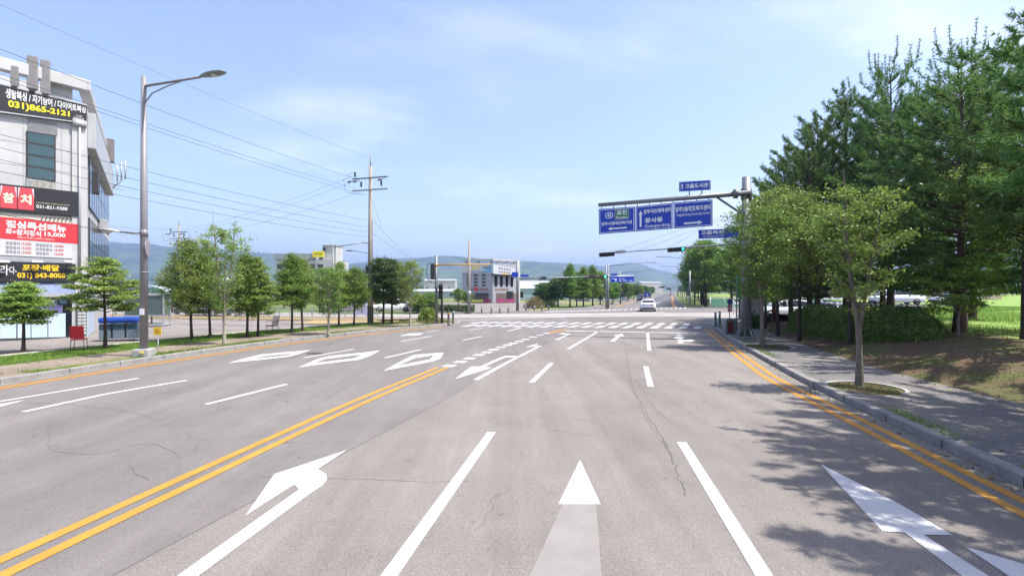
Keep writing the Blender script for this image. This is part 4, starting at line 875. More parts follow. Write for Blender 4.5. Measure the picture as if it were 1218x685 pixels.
mb = MB(); mb.slab(sw(7, 0, .1), sw(7.9, 0, .1), 6.4, 7.1, .4, bev=.03); mb.slab(sw(8.4, 0, .1), sw(9.3, 0, .1), 6.4, 7.1, .4, bev=.03); mb.build('cooling_unit', m_lgrey, B)
# front: louvre, tall window, number band
mb = MB(); q = fq(33, 68, 156, 161.5, 139, 146.5)
for k in range(7): quad_poly(mb, q, [(0, k / 7), (1, k / 7), (1, k / 7 + .09), (0, k / 7 + .09)], .05); quad_poly(mb, q, [(0, k / 7), (1, k / 7), (1, k / 7 + .11), (0, k / 7 + .11)], .02)
quad_board(mb, q, .02); mb.build('louvre', mat('louvre_grey', (.26, .26, .265), .5), B)
q = fq(31, 66, 211.5, 216.5, 156, 161.5); mb = MB(); fq2 = quad_board(mb, q, .05); w = mb.build('window', m_dk, B)
mb = MB()
for k in range(4): quad_rect(mb, fq2, (.06, k / 4 + .02, .94, k / 4 + .225), .006)
mb.build('pane', m_win, w, recalc=False)
q = fq(30.5, 65.5, 223, 227.5, 212, 217); mb = MB(); q2 = quad_board(mb, q, .05); w = mb.build('number_band', mat('number_band', (.25, .27, .25), .4), B); lettering('2121', q2, (.12, .18, .96, .85), mat('text_dim', (.40, .36, .30), .5), w, bold=.02)
# big top board
q = fq(-130, 102, 118, 148.3, 66.5, 125.2); mb = MB(); q2 = quad_board(mb, q, .18); w = mb.build('signboard', m_black, B)
def ux(q, u):  # fraction along a front-wall quad for pixel column u
    a = (q[0] - q[1]).to_2d().length; s0 = fs_(u); p = Vector((CX - .586 * s0, CY - .81 * s0)); n = Vector((.81, -.586)); o = (q[0].to_2d() - p).dot(n) ; return 1 - ((p + n * o) - q[1].to_2d()).length / a
U_ = lambda u: ux(q2, u)
mb = MB(); quad_rect(mb, q2, (0, .93, 1, 1.0), .01); quad_rect(mb, q2, (0, 0, 1, .045), .01); mb.build('board_rim', m_lgrey, w, recalc=False)
lettering('생활복싱 / 자기방어 / 다이어트복싱', q2, (U_(5.5), .52, U_(100.5), .86), m_wtxt, w, bold=.03)
lettering('031)865-2121', q2, (U_(8.5), .16, U_(81.5), .47), m_ytxt, w, bold=.035)
lettering('12회', q2, (U_(89), .29, U_(96), .36), m_wtxt, w); lettering('관원모집', q2, (U_(86), .16, U_(98), .25), m_wtxt, w)
mb = MB(); mb.tube(fw(.32, 3.2, .16), fw(.32, 11.3, .16), .055); mb.slab(fw(.62, 0, .11), fw(.05, 0, .11), 11.05, 11.4, .12); mb.build('rain_pipe', m_lgrey, B, True)
# second board with the two red panels
q = fq(-90, 94, 243.5, 258, 209, 229.3); mb = MB(); q2 = quad_board(mb, q, .16); w = mb.build('signboard', m_black, B)
for u0, u1, s in ((-.5, 18.8, '참'), (20.3, 39.3, '치')):
    a, b = U_(u0), U_(u1); mb = MB(); quad_rect(mb, q2, (a, .10, b, .93), .012); rp = mb.build('red_panel', mat('panel_red', (.66, .06, .075), .45, var=.08), w, recalc=False)
    mb = MB(); quad_poly(mb, q2, [(a, .5), (a + (b - a) * .14, .93), (a, .93)], .016); quad_poly(mb, q2, [(b, .5), (b, .93), (b - (b - a) * .14, .93)], .016); mb.build('panel_corner', mat('pale_pink', (.7, .45, .5), .5), w, recalc=False)
    lettering(s, q2, (a + (b - a) * .14, .3, b - (b - a) * .16, .68), mat('text_cream', (.8, .72, .5), .5), w, off=.02, bold=.04)
lettering('031-821-9388', q2, (U_(42), .20, U_(79), .33), m_wtxt, w, bold=.02); lettering('JAPANESE RESTAURANT', q2, (U_(42), .37, U_(82), .44), mat('text_tan', (.42, .36, .26), .5), w, bold=.01)
# beige band
q = fq(-90, 92, 257, 266.5, 248, 259.3); mb = MB(); q2 = quad_board(mb, q, .05); w = mb.build('banner', m_beige, B)
mb = MB()
for k in range(9): quad_poly(mb, q2, [(.72 + k * .03, .15), (.73 + k * .03, .15), (.745 + k * .03, .8), (.735 + k * .03, .8)], .01)
mb.build('banner_strokes', mat('dark_strokes', (.08, .08, .07), .7), w, recalc=False)
# red and white menu board
q = fq(-90, 92, 299, 308, 249, 267); mb = MB(); q2 = quad_board(mb, q, .10); w = mb.build('menu_board', mat('board_white', (.50, .50, .52), .5, var=.03), B); sp_ = .40
mb = MB(); quad_rect(mb, q2, (0, .43, 1, 1), .008); mb.build('red_field', m_redb, w, recalc=False)
lettering('점심특선메뉴', q2, (U_(6), .73, U_(78), .93), m_wtxt, w, bold=.045, off=.016); lettering('회+참치정식', q2, (U_(6), .555, U_(48), .71), m_wtxt, w, bold=.035, off=.016); lettering('15,000', q2, (U_(52), .57, U_(77), .70), m_wtxt, w, bold=.035, off=.016)
lettering('※평일 11시30분~3시까지만 가능합니다', q2, (U_(20), .47, U_(64), .53), mat('text_pink', (.75, .5, .5), .5), w, off=.016)
for k, (a, b) in enumerate((('초밥정식', '회덮밥정식'), ('알밥정식', '대구탕정식'), ('물회정식', '알탕정식'))):
    y1 = .37 - k * .115; lettering(a, q2, (U_(6), y1 - .085, U_(23), y1), m_gtxt, w); lettering('15,000', q2, (U_(25), y1 - .08, U_(36.5), y1), m_rtxt, w)
    lettering(b, q2, (U_(42), y1 - .085, U_(61 if k < 2 else 57), y1), m_gtxt, w); lettering('15,000', q2, (U_(64), y1 - .08, U_(75), y1), m_rtxt, w)
q = fq(-90, 91.5, 308, 313.5, 300, 309); mb = MB(); quad_board(mb, q, .09); mb.build('dark_band', m_grey, B)
# lower board with lamps
q = fq(-90, 88.5, 335.5, 335.2, 309.5, 314.3); mb = MB(); q2 = quad_board(mb, q, .22); w = mb.build('signboard', m_black, B)
lettering('포장·배달', q2, (U_(25), .58, U_(69), .92), m_otxt, w, bold=.03); lettering('031) 843-8088', q2, (U_(19), .14, U_(76), .48), m_otxt, w, bold=.03)
lettering('라', q2, (U_(-1), .34, U_(9), .86), m_wtxt, w, bold=.02); lettering('다-', q2, (U_(10), .40, U_(18.5), .80), m_wtxt, w, bold=.015)
for u in (-20, 1.5, 41, 79):
    mb = MB(); p = fp(u, 311.5, .5); p2 = fp(u, 311.5, .1); mb.tube(p2, p, .018); mb.box(p, (.42, .16, .10), math.atan2(.81, .586), .02); mb.build('sign_lamp', m_signw, B)
# canopy over the shop front, posts, storefront
q = fq(-90, 88, 353.5, 353.2, 337, 336.5); mb = MB()
b0, b1, t1, t0 = q; n = Vector((.81, -.586, 0)); mb.prism([b0, b1, b1 + n * .4, b0 + n * .4], (0, 0, .06)); mb.prism([b0 + n * .38, b1 + n * .38, t1 + n * .1, t0 + n * .1], (0, 0, .04)); mb.build('awning', mat('awning_blue_grey', (.13, .17, .30), .5, var=.2), B)
mb = MB(); mb.slab((b0 + n * .38), (b1 + n * .38), b0.z - .02, b0.z + .16, .08); mb.build('awning_beam', m_lgrey, B)
# lower glass front with printed posters
q = fq(-90, 89, 406.5, 401.6, 355, 354.5); mb = MB(); q2 = quad_board(mb, q, .06); w = mb.build('storefront', m_wind, B)
m_pst = mat('poster_pale_blue', (.46, .57, .66), .35, var=.12, scale=1.5); m_pst2 = mat('poster_violet', (.34, .32, .62), .4, var=.4, scale=2.5); m_pst3 = mat('poster_blue', (.12, .26, .55), .4, var=.4, scale=2)
for u0, u1, y0, y1, mm in ((-60, -30, .03, .58, m_pst), (-28, -2, .03, .58, m_pst), (-.5, 19, .03, .58, m_pst), (20.5, 36, .03, .60, m_pst), (37, 56, .03, .60, m_pst), (57, 77.5, .03, .62, m_pst)):
    mb = MB(); quad_rect(mb, q2, (U_(u0), y0, U_(u1), y1), .008); mb.build('poster', mm, w, recalc=False)
for u0, u1, mm in ((-40, -10, m_pst3), (0, 10, mat('poster_magenta', (.35, .08, .30), .4)), (11, 29, m_pst2), (30, 41, mat('poster_sky', (.40, .50, .68), .4, var=.2)), (42, 52, m_pst3), (53, 74, m_pst2)):
    mb = MB(); quad_rect(mb, q2, (U_(u0), .64, U_(u1), .97), .008); mb.build('poster', mm, w, recalc=False)
mb = MB(); quad_poly(mb, q2, [(U_(44), .64), (U_(53), .64), (U_(50), .95)], .012); quad_poly(mb, q2, [(U_(20), .64), (U_(29), .64), (U_(24), .9)], .012); quad_rect(mb, q2, (U_(-60), .31, U_(77), .318), .012); mb.build('poster_shapes', m_pst, w, recalc=False)
q = fq(68, 79, 362.5, 362.5, 354.5, 354.5, .1); mb = MB(); q3 = quad_board(mb, q, .12); w2 = mb.build('shop_notice', m_dk, B); mb = MB(); quad_rect(mb, q3, (.12, .2, .88, .8), .006); mb.build('notice_face', mat('notice_teal', (.10, .22, .28), .4), w2, recalc=False)
q = fq(90, 101.8, 399.2, 398.6, 362, 362, .13); mb = MB(); q2 = quad_board(mb, q, .08); w = mb.build('shutter_door', mat('shutter_frame', (.10, .14, .13), .5), B)
mb = MB()
for k in range(9):
    for a, b in ((.08, .47), (.53, .92)): quad_rect(mb, q2, (a, .05 + k * .105, b, .05 + k * .105 + .075), .012)
mb.build('door_slats', m_panel, w, recalc=False)
mb = MB(); mb.slab(sw(.3, 0), sw(3.6, 0), .12, 3.0, .05, off=.004); mb.build('side_cladding', mat('cladding_pale_blue', (.42, .50, .58), .5, var=.1), B)
# aerials on the roof
for u, v0, v1, wd in ((38, 107, 68, .40), (53.5, 113, 73, .36), (17, 104, 80, .28)):
    p0 = fp(u, v0, .1); p1 = fp(u, v1, .1); mb = MB(); mb.box((p0 + p1) / 2, (wd, .22, (p1 - p0).length), .5, .03); mb.tube(p0 - Vector((0, 0, .35)), p0 + Vector((0, 0, .1)), .06); a_ = mb.build('aerial', mat('aerial_grey', (.24, .225, .22), .5), B)
    mb = MB(); mb.box(p0 - Vector((0, 0, .08)), (.2, .3, .18), .5, .02); mb.build('bracket', m_dk, a_)
mb = MB(); p = sw(13.2, 12.9, .3); mb.box(p, (.55, .5, 1.7), .6, .04); mb.build('aerial', mat('aerial_grey2', (.18, .155, .15), .5), B)
mb = MB(); a = sw(16, 10.6, .35)
for k in range(3): c = a + Vector((.35 + .32 * k, 0, .5 + .12 * k)); mb.tube(c, c + Vector((0, 0, 1.4)), .05); mb.tube(a, c, .03)
mb.tube(a, a + Vector((.9, 0, -.15)), .03); mb.build('dipole_aerial', m_lgrey, B)

# ---------------------------------------------------------------- road-side things on the left
def base_flange(mb, c, r, n=8):
    mb.box((c[0], c[1], c[2] + .012), (r * 2.6, r * 2.6, .025))
    for k in range(4):
        a = R(45 + 90 * k); mb.tube((c[0] + math.cos(a) * r * 1.5, c[1] + math.sin(a) * r * 1.5, c[2]), (c[0] + math.cos(a) * r * 1.5, c[1] + math.sin(a) * r * 1.5, c[2] + .07), .018)
LP = Vector((-13.3, 18.5, .15)); T = thing('street_lamp', LP, 'tall grey street lamp', 'street lamp')
T['label'] = 'tall grey street lamp with a long arm over the road and a small lower arm'
top = CH + (HZ - 92) * 18.5 / FOC
mb = MB(); mb.tube(LP, LP + Vector((0, 0, top - .15)), .135, .095, 16); mb.tube(LP + Vector((0, 0, 3.0)), LP + Vector((0, 0, 3.04)), .14, .14, 16); mb.build('pole', m_pole, T)
mb = MB(); mb.box(LP + Vector((0, 0, .12)), (.56, .56, .30), .2, .05); mb.build('footing', mat('footing_concrete', (.32, .32, .31), .9, var=.2, bump=.4, fine=.15), T)
mb = MB()
for x in (-.12, .16): mb.box(LP + Vector((x * .8, -.29, .17)), (.12, .02, .09), .2)
mb.build('reflector', mat('reflector_yellow', (.7, .55, .12), .3), T)
hd_ = pt(256, 88, 17.2); a0 = Vector((LP.x, LP.y, CH + (HZ - 103) * 18.5 / FOC)); a1 = Vector((LP.x, LP.y, CH + (HZ - 124) * 18.5 / FOC)); e = pt(238, 92, 17.5)
mb = MB(); mb.tube(a0, e, .045, .04); m1 = pt(200, 104, 18); mb.path([a1, a1.lerp(m1, .35) + Vector((0, 0, .18)), m1 + Vector((0, 0, .05)), pt(215, 97, 17.8)], .022); mb.build('arm', m_pole, T, True)
def cobra(name, a, b, T, w=.17, mm=None):
    d = (b - a); ln = d.length; q = d.to_track_quat('Y', 'Z'); mb = MB(); V = []; secs = [(0, .35, .5), (.12, .6, .7), (.35, .95, 1), (.65, 1, 1), (.88, .75, .75), (1, .25, .3)]; pr = None
    for s, ww, hh in secs:
        rg = []
        for i in range(12):
            an = 2 * math.pi * i / 12; z = math.sin(an); z = z * .42 * hh if z > 0 else z * .22 * hh; rg.append(mb.bm.verts.new(a + q @ Vector((math.cos(an) * w * ww, s * ln, z * w * 1.1))))
        if pr:
            for i in range(12): f = mb.bm.faces.new((pr[i], rg[i], rg[(i + 1) % 12], pr[(i + 1) % 12])); f.smooth = True
        else: mb.bm.faces.new(rg)
        pr = rg
    mb.bm.faces.new(pr); o = mb.build(name, mm or m_grey, T); mb = MB(); c = a + q @ Vector((0, ln * .56, -w * .24)); mb.lathe(c, [(w * .55, .02), (w * .5, -.03), (w * .2, -.06)], 12); mb.build('lens', mat('lamp_lens', (.5, .5, .45), .2, spec=.8), o); return o
cobra('lamp_head', pt(239, 91.5, 17.5), pt(268, 85.5, 17.1), T, .19, mat('lamp_head_green_grey', (.17, .21, .20), .4, .2))
b0 = Vector((LP.x, LP.y, CH + (HZ - 277.5) * 18.5 / FOC)); mb = MB(); mb.tube(b0, pt(141, 276, 18.2), .03); mb.tube(b0 - Vector((0, 0, .12)), b0 + Vector((0, 0, .12)), .13); mb.build('lower_arm', m_pole, T)
cobra('lower_lamp_head', pt(143, 276, 18.2), pt(121, 272.6, 18.0), T, .14, m_lgrey)
mb = MB(); c = Vector((LP.x + .17, LP.y - .05, CH + (HZ - 295) * 18.5 / FOC)); mb.lathe(c, [(.30, -.012), (.30, .012)], 20, Vector((.93, .36, 0))); mb.tube(c + Vector((-.1, 0, .12)), c + Vector((.03, 0, .12)), .02); mb.build('round_sign', mat('sign_back', (.30, .28, .31), .5, .3), T)
mb = MB(); mb.box(LP + Vector((.02, -.13, 1.6)), (.16, .02, .22)); mb.build('notice_sticker', m_signw, T)
# small yellow sign on a stake
p = Vector((-13.7, 20.0, .15)); p = at(188, 417, .15); T = thing('marker_sign', p, 'small square yellow marker sign on a thin white stake in the verge', 'sign')
mb = MB(); mb.tube(p, p + Vector((0, 0, .86)), .018); mb.build('stake', m_signw, T); mb = MB(); mb.box(p + Vector((0, -.03, .77)), (.30, .015, .30), 0, .004); w = mb.build('plate', mat('plate_yellow', (.72, .45, .02), .45), T)
q = [p + Vector(o) for o in ((-.14, -.04, .63), (.14, -.04, .63), (.14, -.04, .91), (-.14, -.04, .91))]; mb = MB(); quad_rect(mb, q, (.3, .2, .5, .8), .002); quad_rect(mb, q, (.6, .35, .75, .65), .002); mb.build('marking', mat('ochre', (.35, .2, .01), .5), w, recalc=False)
# chairs
def chair(loc, rz, c_seat, lb, arms=False, cush=None):
    T = thing('chair', (0, 0, 0), lb, 'chair'); mb = MB(); mb.box((0, 0, .45), (.44, .44, .05), 0, .02); mb.build('seat', c_seat, T)
    mb = MB(); rot = Matrix.Rotation(R(-12), 3, 'X'); mb.box((0, .25, .74), (.44, .045, .50), 0, .02, rot); mb.build('backrest', cush or c_seat, T)
    for x in (-.19, .19):
        for y in (-.19, .19): mb = MB(); mb.tube((x, y, .44), (x * 1.12, y * 1.15, 0), .013, .012, 8); mb.build('leg', m_dk, T)
    if arms:
        for x in (-.24, .24): mb = MB(); mb.path([(x, -.2, .43), (x, -.2, .66), (x, .24, .68)], .014, 6); mb.build('armrest', m_dk, T)
    T.location = loc; T.rotation_euler.z = rz; return T
c = at(94, 417.5, .15); chair((c.x, c.y, .17), R(205), mat('chair_red', (.45, .02, .035), .5, var=.1), 'dark red chair with thin metal legs standing on the verge before the shop')
c = at(324, 397.5, .15); chair((c.x, c.y, .17), R(-20), mat('chair_brown', (.06, .03, .025), .6), 'dark chair with a pale backrest standing between the verge trees', True, mat('pale_cushion', (.55, .50, .48), .8))
# fish tanks with a blue cover
p = at(144, 405, .1); T = thing('fish_tank', p, 'row of glass fish tanks on grey stands under a blue cover, beside the shop', 'fish tank')
ax = Vector((.62, .78, 0)); rz = math.atan2(.78, .62) - .55
for k in (-1, 0, 1): mb = MB(); mb.box(p + Vector((k * .5, k * .2, .32)), (.46, .7, .40), .35, .02); mb.build('tank_stand', mat('stand_grey_blue', (.14, .18, .21), .5, var=.2), T)
for k in (-1, 0, 1): mb = MB(); mb.box(p + Vector((k * .5, k * .2, .68)), (.45, .66, .30), .35, .01); mb.build('glass_box', glass('tank_glass', (.03, .08, .14)), T)
mb = MB(); mb.box(p + Vector((0, 0, 1.0)), (1.6, .9, .28), .38, .12); mb.build('cover', mat('cover_blue', (.012, .06, .34), .5, var=.3, scale=3), T)
# glass booth with a curved roof
p = at(176, 388, .1); T = thing('glass_booth', p, 'small glazed booth with a curved pale roof at the edge of the parking lot', 'booth'); rz = .35
q = Matrix.Rotation(rz, 3, 'Z')
mb = MB()
for x in (-1.1, 0, 1.1):
    for y in (-.8, .8): mb.box(p + q @ Vector((x, y, 1.1)), (.09, .09, 2.2), rz)
mb.box(p + q @ Vector((0, 0, .12)), (2.3, 1.7, .12), rz); mb.box(p + q @ Vector((0, -.82, .75)), (2.2, .05, .07), rz); mb.box(p + q @ Vector((0, -.82, 2.15)), (2.3, .07, .12), rz); mb.build('frame', m_grey, T)
mb = MB(); mb.box(p + q @ Vector((0, -.78, 1.4)), (2.12, .02, 1.4), rz); mb.box(p + q @ Vector((1.1, 0, 1.4)), (.02, 1.5, 1.4), rz); mb.build('glazing', glass('booth_glass', (.06, .09, .09)), T)
mb = MB(); pr = [(math.cos(a) * 1.25, 2.2 + math.sin(a) * .55) for a in np.linspace(math.pi, 0, 12)]
for (x0, z0), (x1, z1) in zip(pr, pr[1:]): mb.prism([p + q @ Vector((x0, -.95, z0)), p + q @ Vector((x1, -.95, z1)), p + q @ Vector((x1, .95, z1)), p + q @ Vector((x0, .95, z0))], (0, 0, .04))
mb.build('roof', mat('roof_pale_blue', (.38, .46, .48), .4), T)
# utility poles and their wires
def utility(loc, H, lb, r=.17, full=True):
    T = thing('utility_pole', loc, lb, 'utility pole', 'concrete utility poles'); p = Vector(loc); q = lambda x, y, z: p + Vector((x, y, z))
    mb = MB(); mb.tube(p, q(0, 0, H * .93), r, r * .55, 14); mb.tube(q(0, 0, H * .92), q(0, 0, H), .05, .04); mb.build('pole', m_conc_p, T)
    d = Vector((.96, .28, 0)); 
    for z, tilt in ((H * .86, -.03), (H * .79, .03)):
        mb = MB(); mb.box(q(0, -.14, z), (2.8, .09, .09), math.atan2(-.30, .96), .01); mb.build('crossarm', m_grey if z < H * .8 else m_galv, T)
    e = Vector((.955, -.30, 0))
    for s, z in ((-1.2, H * .875), (.9, H * .815), (-.7, H * .815)): 
        c = q(0, -.14, z) + e * s; mb = MB(); mb.lathe(c, [(.02, -.1), (.05, 0), (.085, .05), (.04, .09), (.085, .14), (.04, .18), (.085, .23), (.03, .3), (.02, .34)], 10); mb.build('insulator', m_dk, T)
    for s in (-1.25, -.8, 1.15):
        c = q(0, -.14, H * .85) + e * s; dd = Vector((-.55, -.8, -.35)).normalized(); mb = MB(); mb.tube(c, c + dd * .25, .02); mb.lathe(c + dd * .3, [(.03, 0), (.075, .05), (.05, .1), (.075, .15), (.05, .2), (.075, .25), (.03, .3)], 10, dd); mb.build('strain_insulator', m_dk, T)
    mb = MB(); c0 = q(0, -.14, H * .875) - e * 1.2; mb.path([c0 + Vector((0, 0, .3)), c0 + Vector((-.3, -.3, .1)), c0 + Vector((-.6, -.6, -.4)), c0 + Vector((-.5, -.5, -1.2)), q(-.2, -.2, H * .76)], .014, 5); mb.build('jumper', m_dk, T, True)
    if full:
        mb = MB(); mb.box(q(-.18, -.1, H * .33), (.22, .2, .34), 0, .02); mb.build('junction_box', m_dk, T)
        mb = MB(); mb.tube(q(.2, -.06, .1), q(.13, -.04, H * .62), .03); mb.build('riser_pipe', m_dk, T)
        mb = MB()
        for k in range(9):
            z0 = .25 + k * .12; mb.tube(q(0, 0, z0), q(0, 0, z0 + .06), r + .006, r + .006, 14)
        mb.build('guard_wrap', m_dk, T); mb = MB(); c = q(-.2, 0, H * .42); mb.tube(c, c + Vector((-1.0, -.4, .15)), .02); mb.box(c + Vector((-1.15, -.45, .14)), (.38, .14, .08), .4, .02); mb.build('floodlight', m_dk, T)
    return T
UP = Vector((-9.9, 35.8, .15)); UH = CH + (HZ - 184) * 35.8 / FOC - .15
utility(UP, UH, 'tall concrete utility pole rising from the verge between the trees', .21)
UP2 = Vector(((213 - 609) / FOC * 62, 62, .1)); utility(UP2, CH + (HZ - 262) * 62 / FOC, 'distant utility pole showing above the tree next to the lamp post', .16, False)
GW = 'overhead wires'
def wire(A, Bp, ext=0, sag=.4, r=.011, lb=''):
    A = Vector(A); Bp = Vector(Bp); E = A + (A - Bp) * ext; P = []
    for k in range(25): t = k / 24; q = E.lerp(Bp, t); P.append(q - Vector((0, 0, sag * 4 * t * (1 - t))))
    mb = MB(); mb.path(P, r * .72, 5); o = mb.build('power_line', m_dk, smooth=True); tag(o, lb, 'wire', GW); return o
wire(pt(0, 42, 16), pt(424, 213, 35.4), .7, .45, .012, 'uppermost thick wire rising left from the utility pole past the lamp arm')
wire(pt(17, 0, 17.5), pt(437, 187, 35.8), .7, .4, .008, 'thin earth wire running from the very tip of the utility pole to the top left')
wire(pt(0, 74, 16.6), pt(423, 224.5, 35.4), .7, .4, .012, 'wire passing just above the top signboard, upper of a close pair')
wire(pt(0, 79, 16.6), pt(423, 229, 35.4), .7, .4, .012, 'wire passing just above the top signboard, lower of a close pair')
for i, (v0, v1) in enumerate(((142, 262), (158, 270), (172, 276), (186, 282))):
    wire(pt(0, v0, 16.4), pt(437, v1, 35.6), .7, .5, .012, f'low cable crossing the shop front, {"first second third fourth".split()[i]} from the top')
wire(pt(0, 252, 19), pt(164, 279, 24), 1, .1, .02, 'short thick cable crossing the menu board toward the lamp post')
for i, (a, b) in enumerate((((0, 371), (419, 210)), ((0, 378), (425, 214)), ((60, 372), (428, 229)))):
    wire(Vector((UP2.x + i * .8 - .8, UP2.y, CH + (HZ - 275 - i * 3) * 62 / FOC)), pt(*b, 35.5), .0, .5, .012, f'wire from the distant pole to the tall utility pole, {"top middle lowest".split()[i]} of three')
wire(pt(213, 272, 62), pt(120, 268, 60), 0, .2, .014, 'wire leaving the distant pole toward the shop building')
for i, (a, b) in enumerate((((441, 232), (455, 272)), ((444, 262), (484, 300)), ((441, 276), (510, 316)))): wire(pt(*a, 35.8), pt(*b, 52), 0, .2, .014, f'slack cable dropping right behind the utility pole, {"upper middle lower".split()[i]} one')
# ---------------------------------------------------------------- signals
def signal_v(T, p, n=3, w=.34):
    mb = MB(); mb.box(p, (w, .22, .36 * n), 0, .03); h = mb.build('signal_head', m_dk, T)
    for k in range(n):
        z = p.z + .36 * ((n - 1) / 2 - k); mb = MB(); mb.lathe(Vector((p.x, p.y - .1, z)), [(.15, .0), (.15, .16), (.135, .16), (.135, .02)], 12, Vector((0, -1, -.1))); mb.build('visor', m_dk, h)
    return h
p = Vector((-5.45, 36.9, .15)); T = thing('signal_pole', p, 'grey pole with a yellow side arm and dark signal head at the left corner', 'traffic signal')
H1 = CH + (HZ - 304) * 36.9 / FOC; mb = MB(); mb.tube(p, (p.x, p.y, H1), .105, .09, 12); mb.build('pole', m_galv, T)
mb = MB(); mb.tube((p.x, p.y, CH + (HZ - 315) * 36.9 / FOC), pt(584, 314.5, 36.0), .045, .035, 8); mb.tube((p.x, p.y, H1 - .75), (p.x, p.y, H1 - .62), .12); mb.build('arm', m_yel, T)
c = Vector((p.x - .25, p.y - .05, CH + (HZ - 323) * 36.9 / FOC)); mb = MB(); mb.box(c, (.30, .4, 1.15), 0, .05); mb.build('signal_cabinet', m_dk, T)
mb = MB(); rr = [(c + Vector((-.02, 0, 0)) + Vector((-.42 * math.sin(a), 0, .78 * math.cos(a)))) for a in np.linspace(.1, math.pi - .1, 12)]; mb.path(rr, .03, 6); mb.build('hoop_bracket', m_galv, T, True)
signal_v(T, Vector((p.x + .33, p.y - .1, CH + (HZ - 347) * 36.9 / FOC)), 3, .30)
mb = MB(); mb.tube((p.x + .36, p.y + .3, .15), (p.x + .36, p.y + .3, CH + (HZ - 336) * 36.9 / FOC), .085); mb.build('signal_post', m_dk, T)
def bollard(px, h, m_, lb, z=.15, H=.75, top=None):
    c = at(*px, z); T = thing('bollard', c, lb, 'bollard', 'bollards round the junction'); mb = MB(); mb.lathe(c, [(.10, 0), (.10, .04), (.078, .05), (.075, H - .06), (.06, H - .01), (.02, H)], 12); mb.build('post', m_, T)
    mb = MB(); mb.lathe(c, [(.081, H - .22), (.081, H - .13)], 12); mb.build('band', top or m_signw, T)
mg = mat('bollard_green', (.04, .12, .09), .5, var=.1); mk = mat('bollard_black', (.03, .03, .032), .6)
bollard((533.5, 386.5), 1, mk, 'black bollard with an orange band at the left corner', top=mat('band_orange', (.5, .25, .03), .5), H=.95); bollard((539, 385), 1, mat('bollard_dull_green', (.06, .10, .06), .5), 'dull green bollard at the left corner beside the black one', H=1.0)
bollard((851, 388.5), 1, mg, 'green bollard at the right corner, nearer of the pair', H=.95); bollard((856, 386.5), 1, mg, 'green bollard at the right corner, farther of the pair', H=.95)
for i, (u, v) in enumerate([(573, 373), (584.5, 372.8), (594.5, 372.5), (604.5, 372.2), (625.5, 371), (635.5, 370.7), (644.5, 370.3), (652.5, 370)]): bollard((u, v), 1, mk, f'low dark bollard before the corner building, {words[i]} from the left', 0, .78)
# light pole before the corner building
p = Vector(((558 - 609) / FOC * 56, 56, 0)); T = thing('flag_pole', p, 'plain pale concrete pole in front of the corner building', 'pole'); mb = MB(); mb.tube(p, (p.x, p.y, CH + (HZ - 284) * 56 / FOC), .2, .10, 12); mb.build('shaft', m_conc_p, T); mb = MB(); mb.tube((p.x, p.y, 2.0), (p.x, p.y, 2.5), .21, .2, 12); mb.build('band', m_grey, T)
# signal gantry with the long arm left of the far road
p = Vector(((615.5 - 609) / FOC * 60, 60, 0)); T = thing('signal_gantry', p, 'grey signal mast with a very long thin arm left of the far road', 'traffic signal'); zz = lambda v, Y: CH + (HZ - v) * Y / FOC
mb = MB(); mb.tube(p, (p.x, p.y, zz(310, 60)), .17, .13, 12); mb.build('pole', m_galv, T); mb = MB(); mb.tube((p.x, p.y, zz(331.5, 60)), pt(722, 328.5, 66), .09, .06); mb.tube((p.x - .8, p.y, zz(329.5, 60)), (p.x, p.y, zz(330.5, 60)), .05); mb.build('arm', m_galv, T)
for u in (645.5, 702, 716): c = pt(u, 331 if u < 700 else 329.3, 60 + (u - 615) * .056); mb = MB(); mb.box(c + Vector((0, -.12, 0)), (.9 if u < 700 else 1.5, .3, .38), 0, .04); mb.build('signal_head', m_dk, T)
mb = MB(); c = pt(719.5, 329.3, 65.7); mb.lathe(c + Vector((0, -.3, 0)), [(.15, 0), (.13, .03)], 10, Vector((0, -1, 0))); mb.build('green_lamp', mat('lamp_green', (.05, .8, .45), .4, emit=1.2), T)
for u, v, w_, h_ in ((612.5, 326.5, .75, .55), (624, 328, .95, .28)): c = pt(u, v, 59.8); mb = MB(); mb.box(c, (w_, .04, h_), 0, .01); mb.build('street_name_sign', m_blue, T)
signal_v(T, Vector((p.x + .5, p.y - .1, zz(350.5, 60))), 2, .36); mb = MB(); mb.box((p.x - .9, p.y, zz(351, 60)), (.8, .2, .9), 0, .04); mb.build('signal_head', m_dk, T)
# far mast with the blue direction sign
p = Vector(((721 - 609) / FOC * 72, 72, 0)); T = thing('sign_gantry', p, 'distant twin grey mast carrying a blue direction sign over the far road', 'direction sign')
mb = MB(); mb.tube(p, (p.x, p.y, zz(315, 72)), .12, .10); mb.tube(p + Vector((.35, .5, 0)), (p.x + .35, p.y + .5, zz(326, 72)), .12, .11); mb.build('pole', m_galv, T); mb = MB(); mb.tube(pt(716, 329.5, 72), pt(754, 328, 72), .10); mb.build('arm', m_lgrey, T)
q = [pt(726, 335.5, 71.8), pt(754, 335.5, 71.8), pt(754, 329, 71.8), pt(726, 329.5, 71.8)]; mb = MB(); q2 = quad_board(mb, q, .06); w = mb.build('direction_board', m_blue, T); mb = MB()
for r_ in ((.2, .2, .26, .7), (.36, .2, .46, .35), (.52, .25, .72, .35), (.8, .2, .95, .32), (.35, .6, .60, .68), (.05, .6, .18, .7)): quad_rect(mb, q2, r_, .02)
mb.build('lettering', m_signw, w, recalc=False); mb = MB(); q = [pt(726.5, 328, 71.8), pt(734, 328, 71.8), pt(734, 325.5, 71.8), pt(726.5, 325.5, 71.8)]; quad_board(mb, q, .06); mb.build('upper_board', m_blue, T)
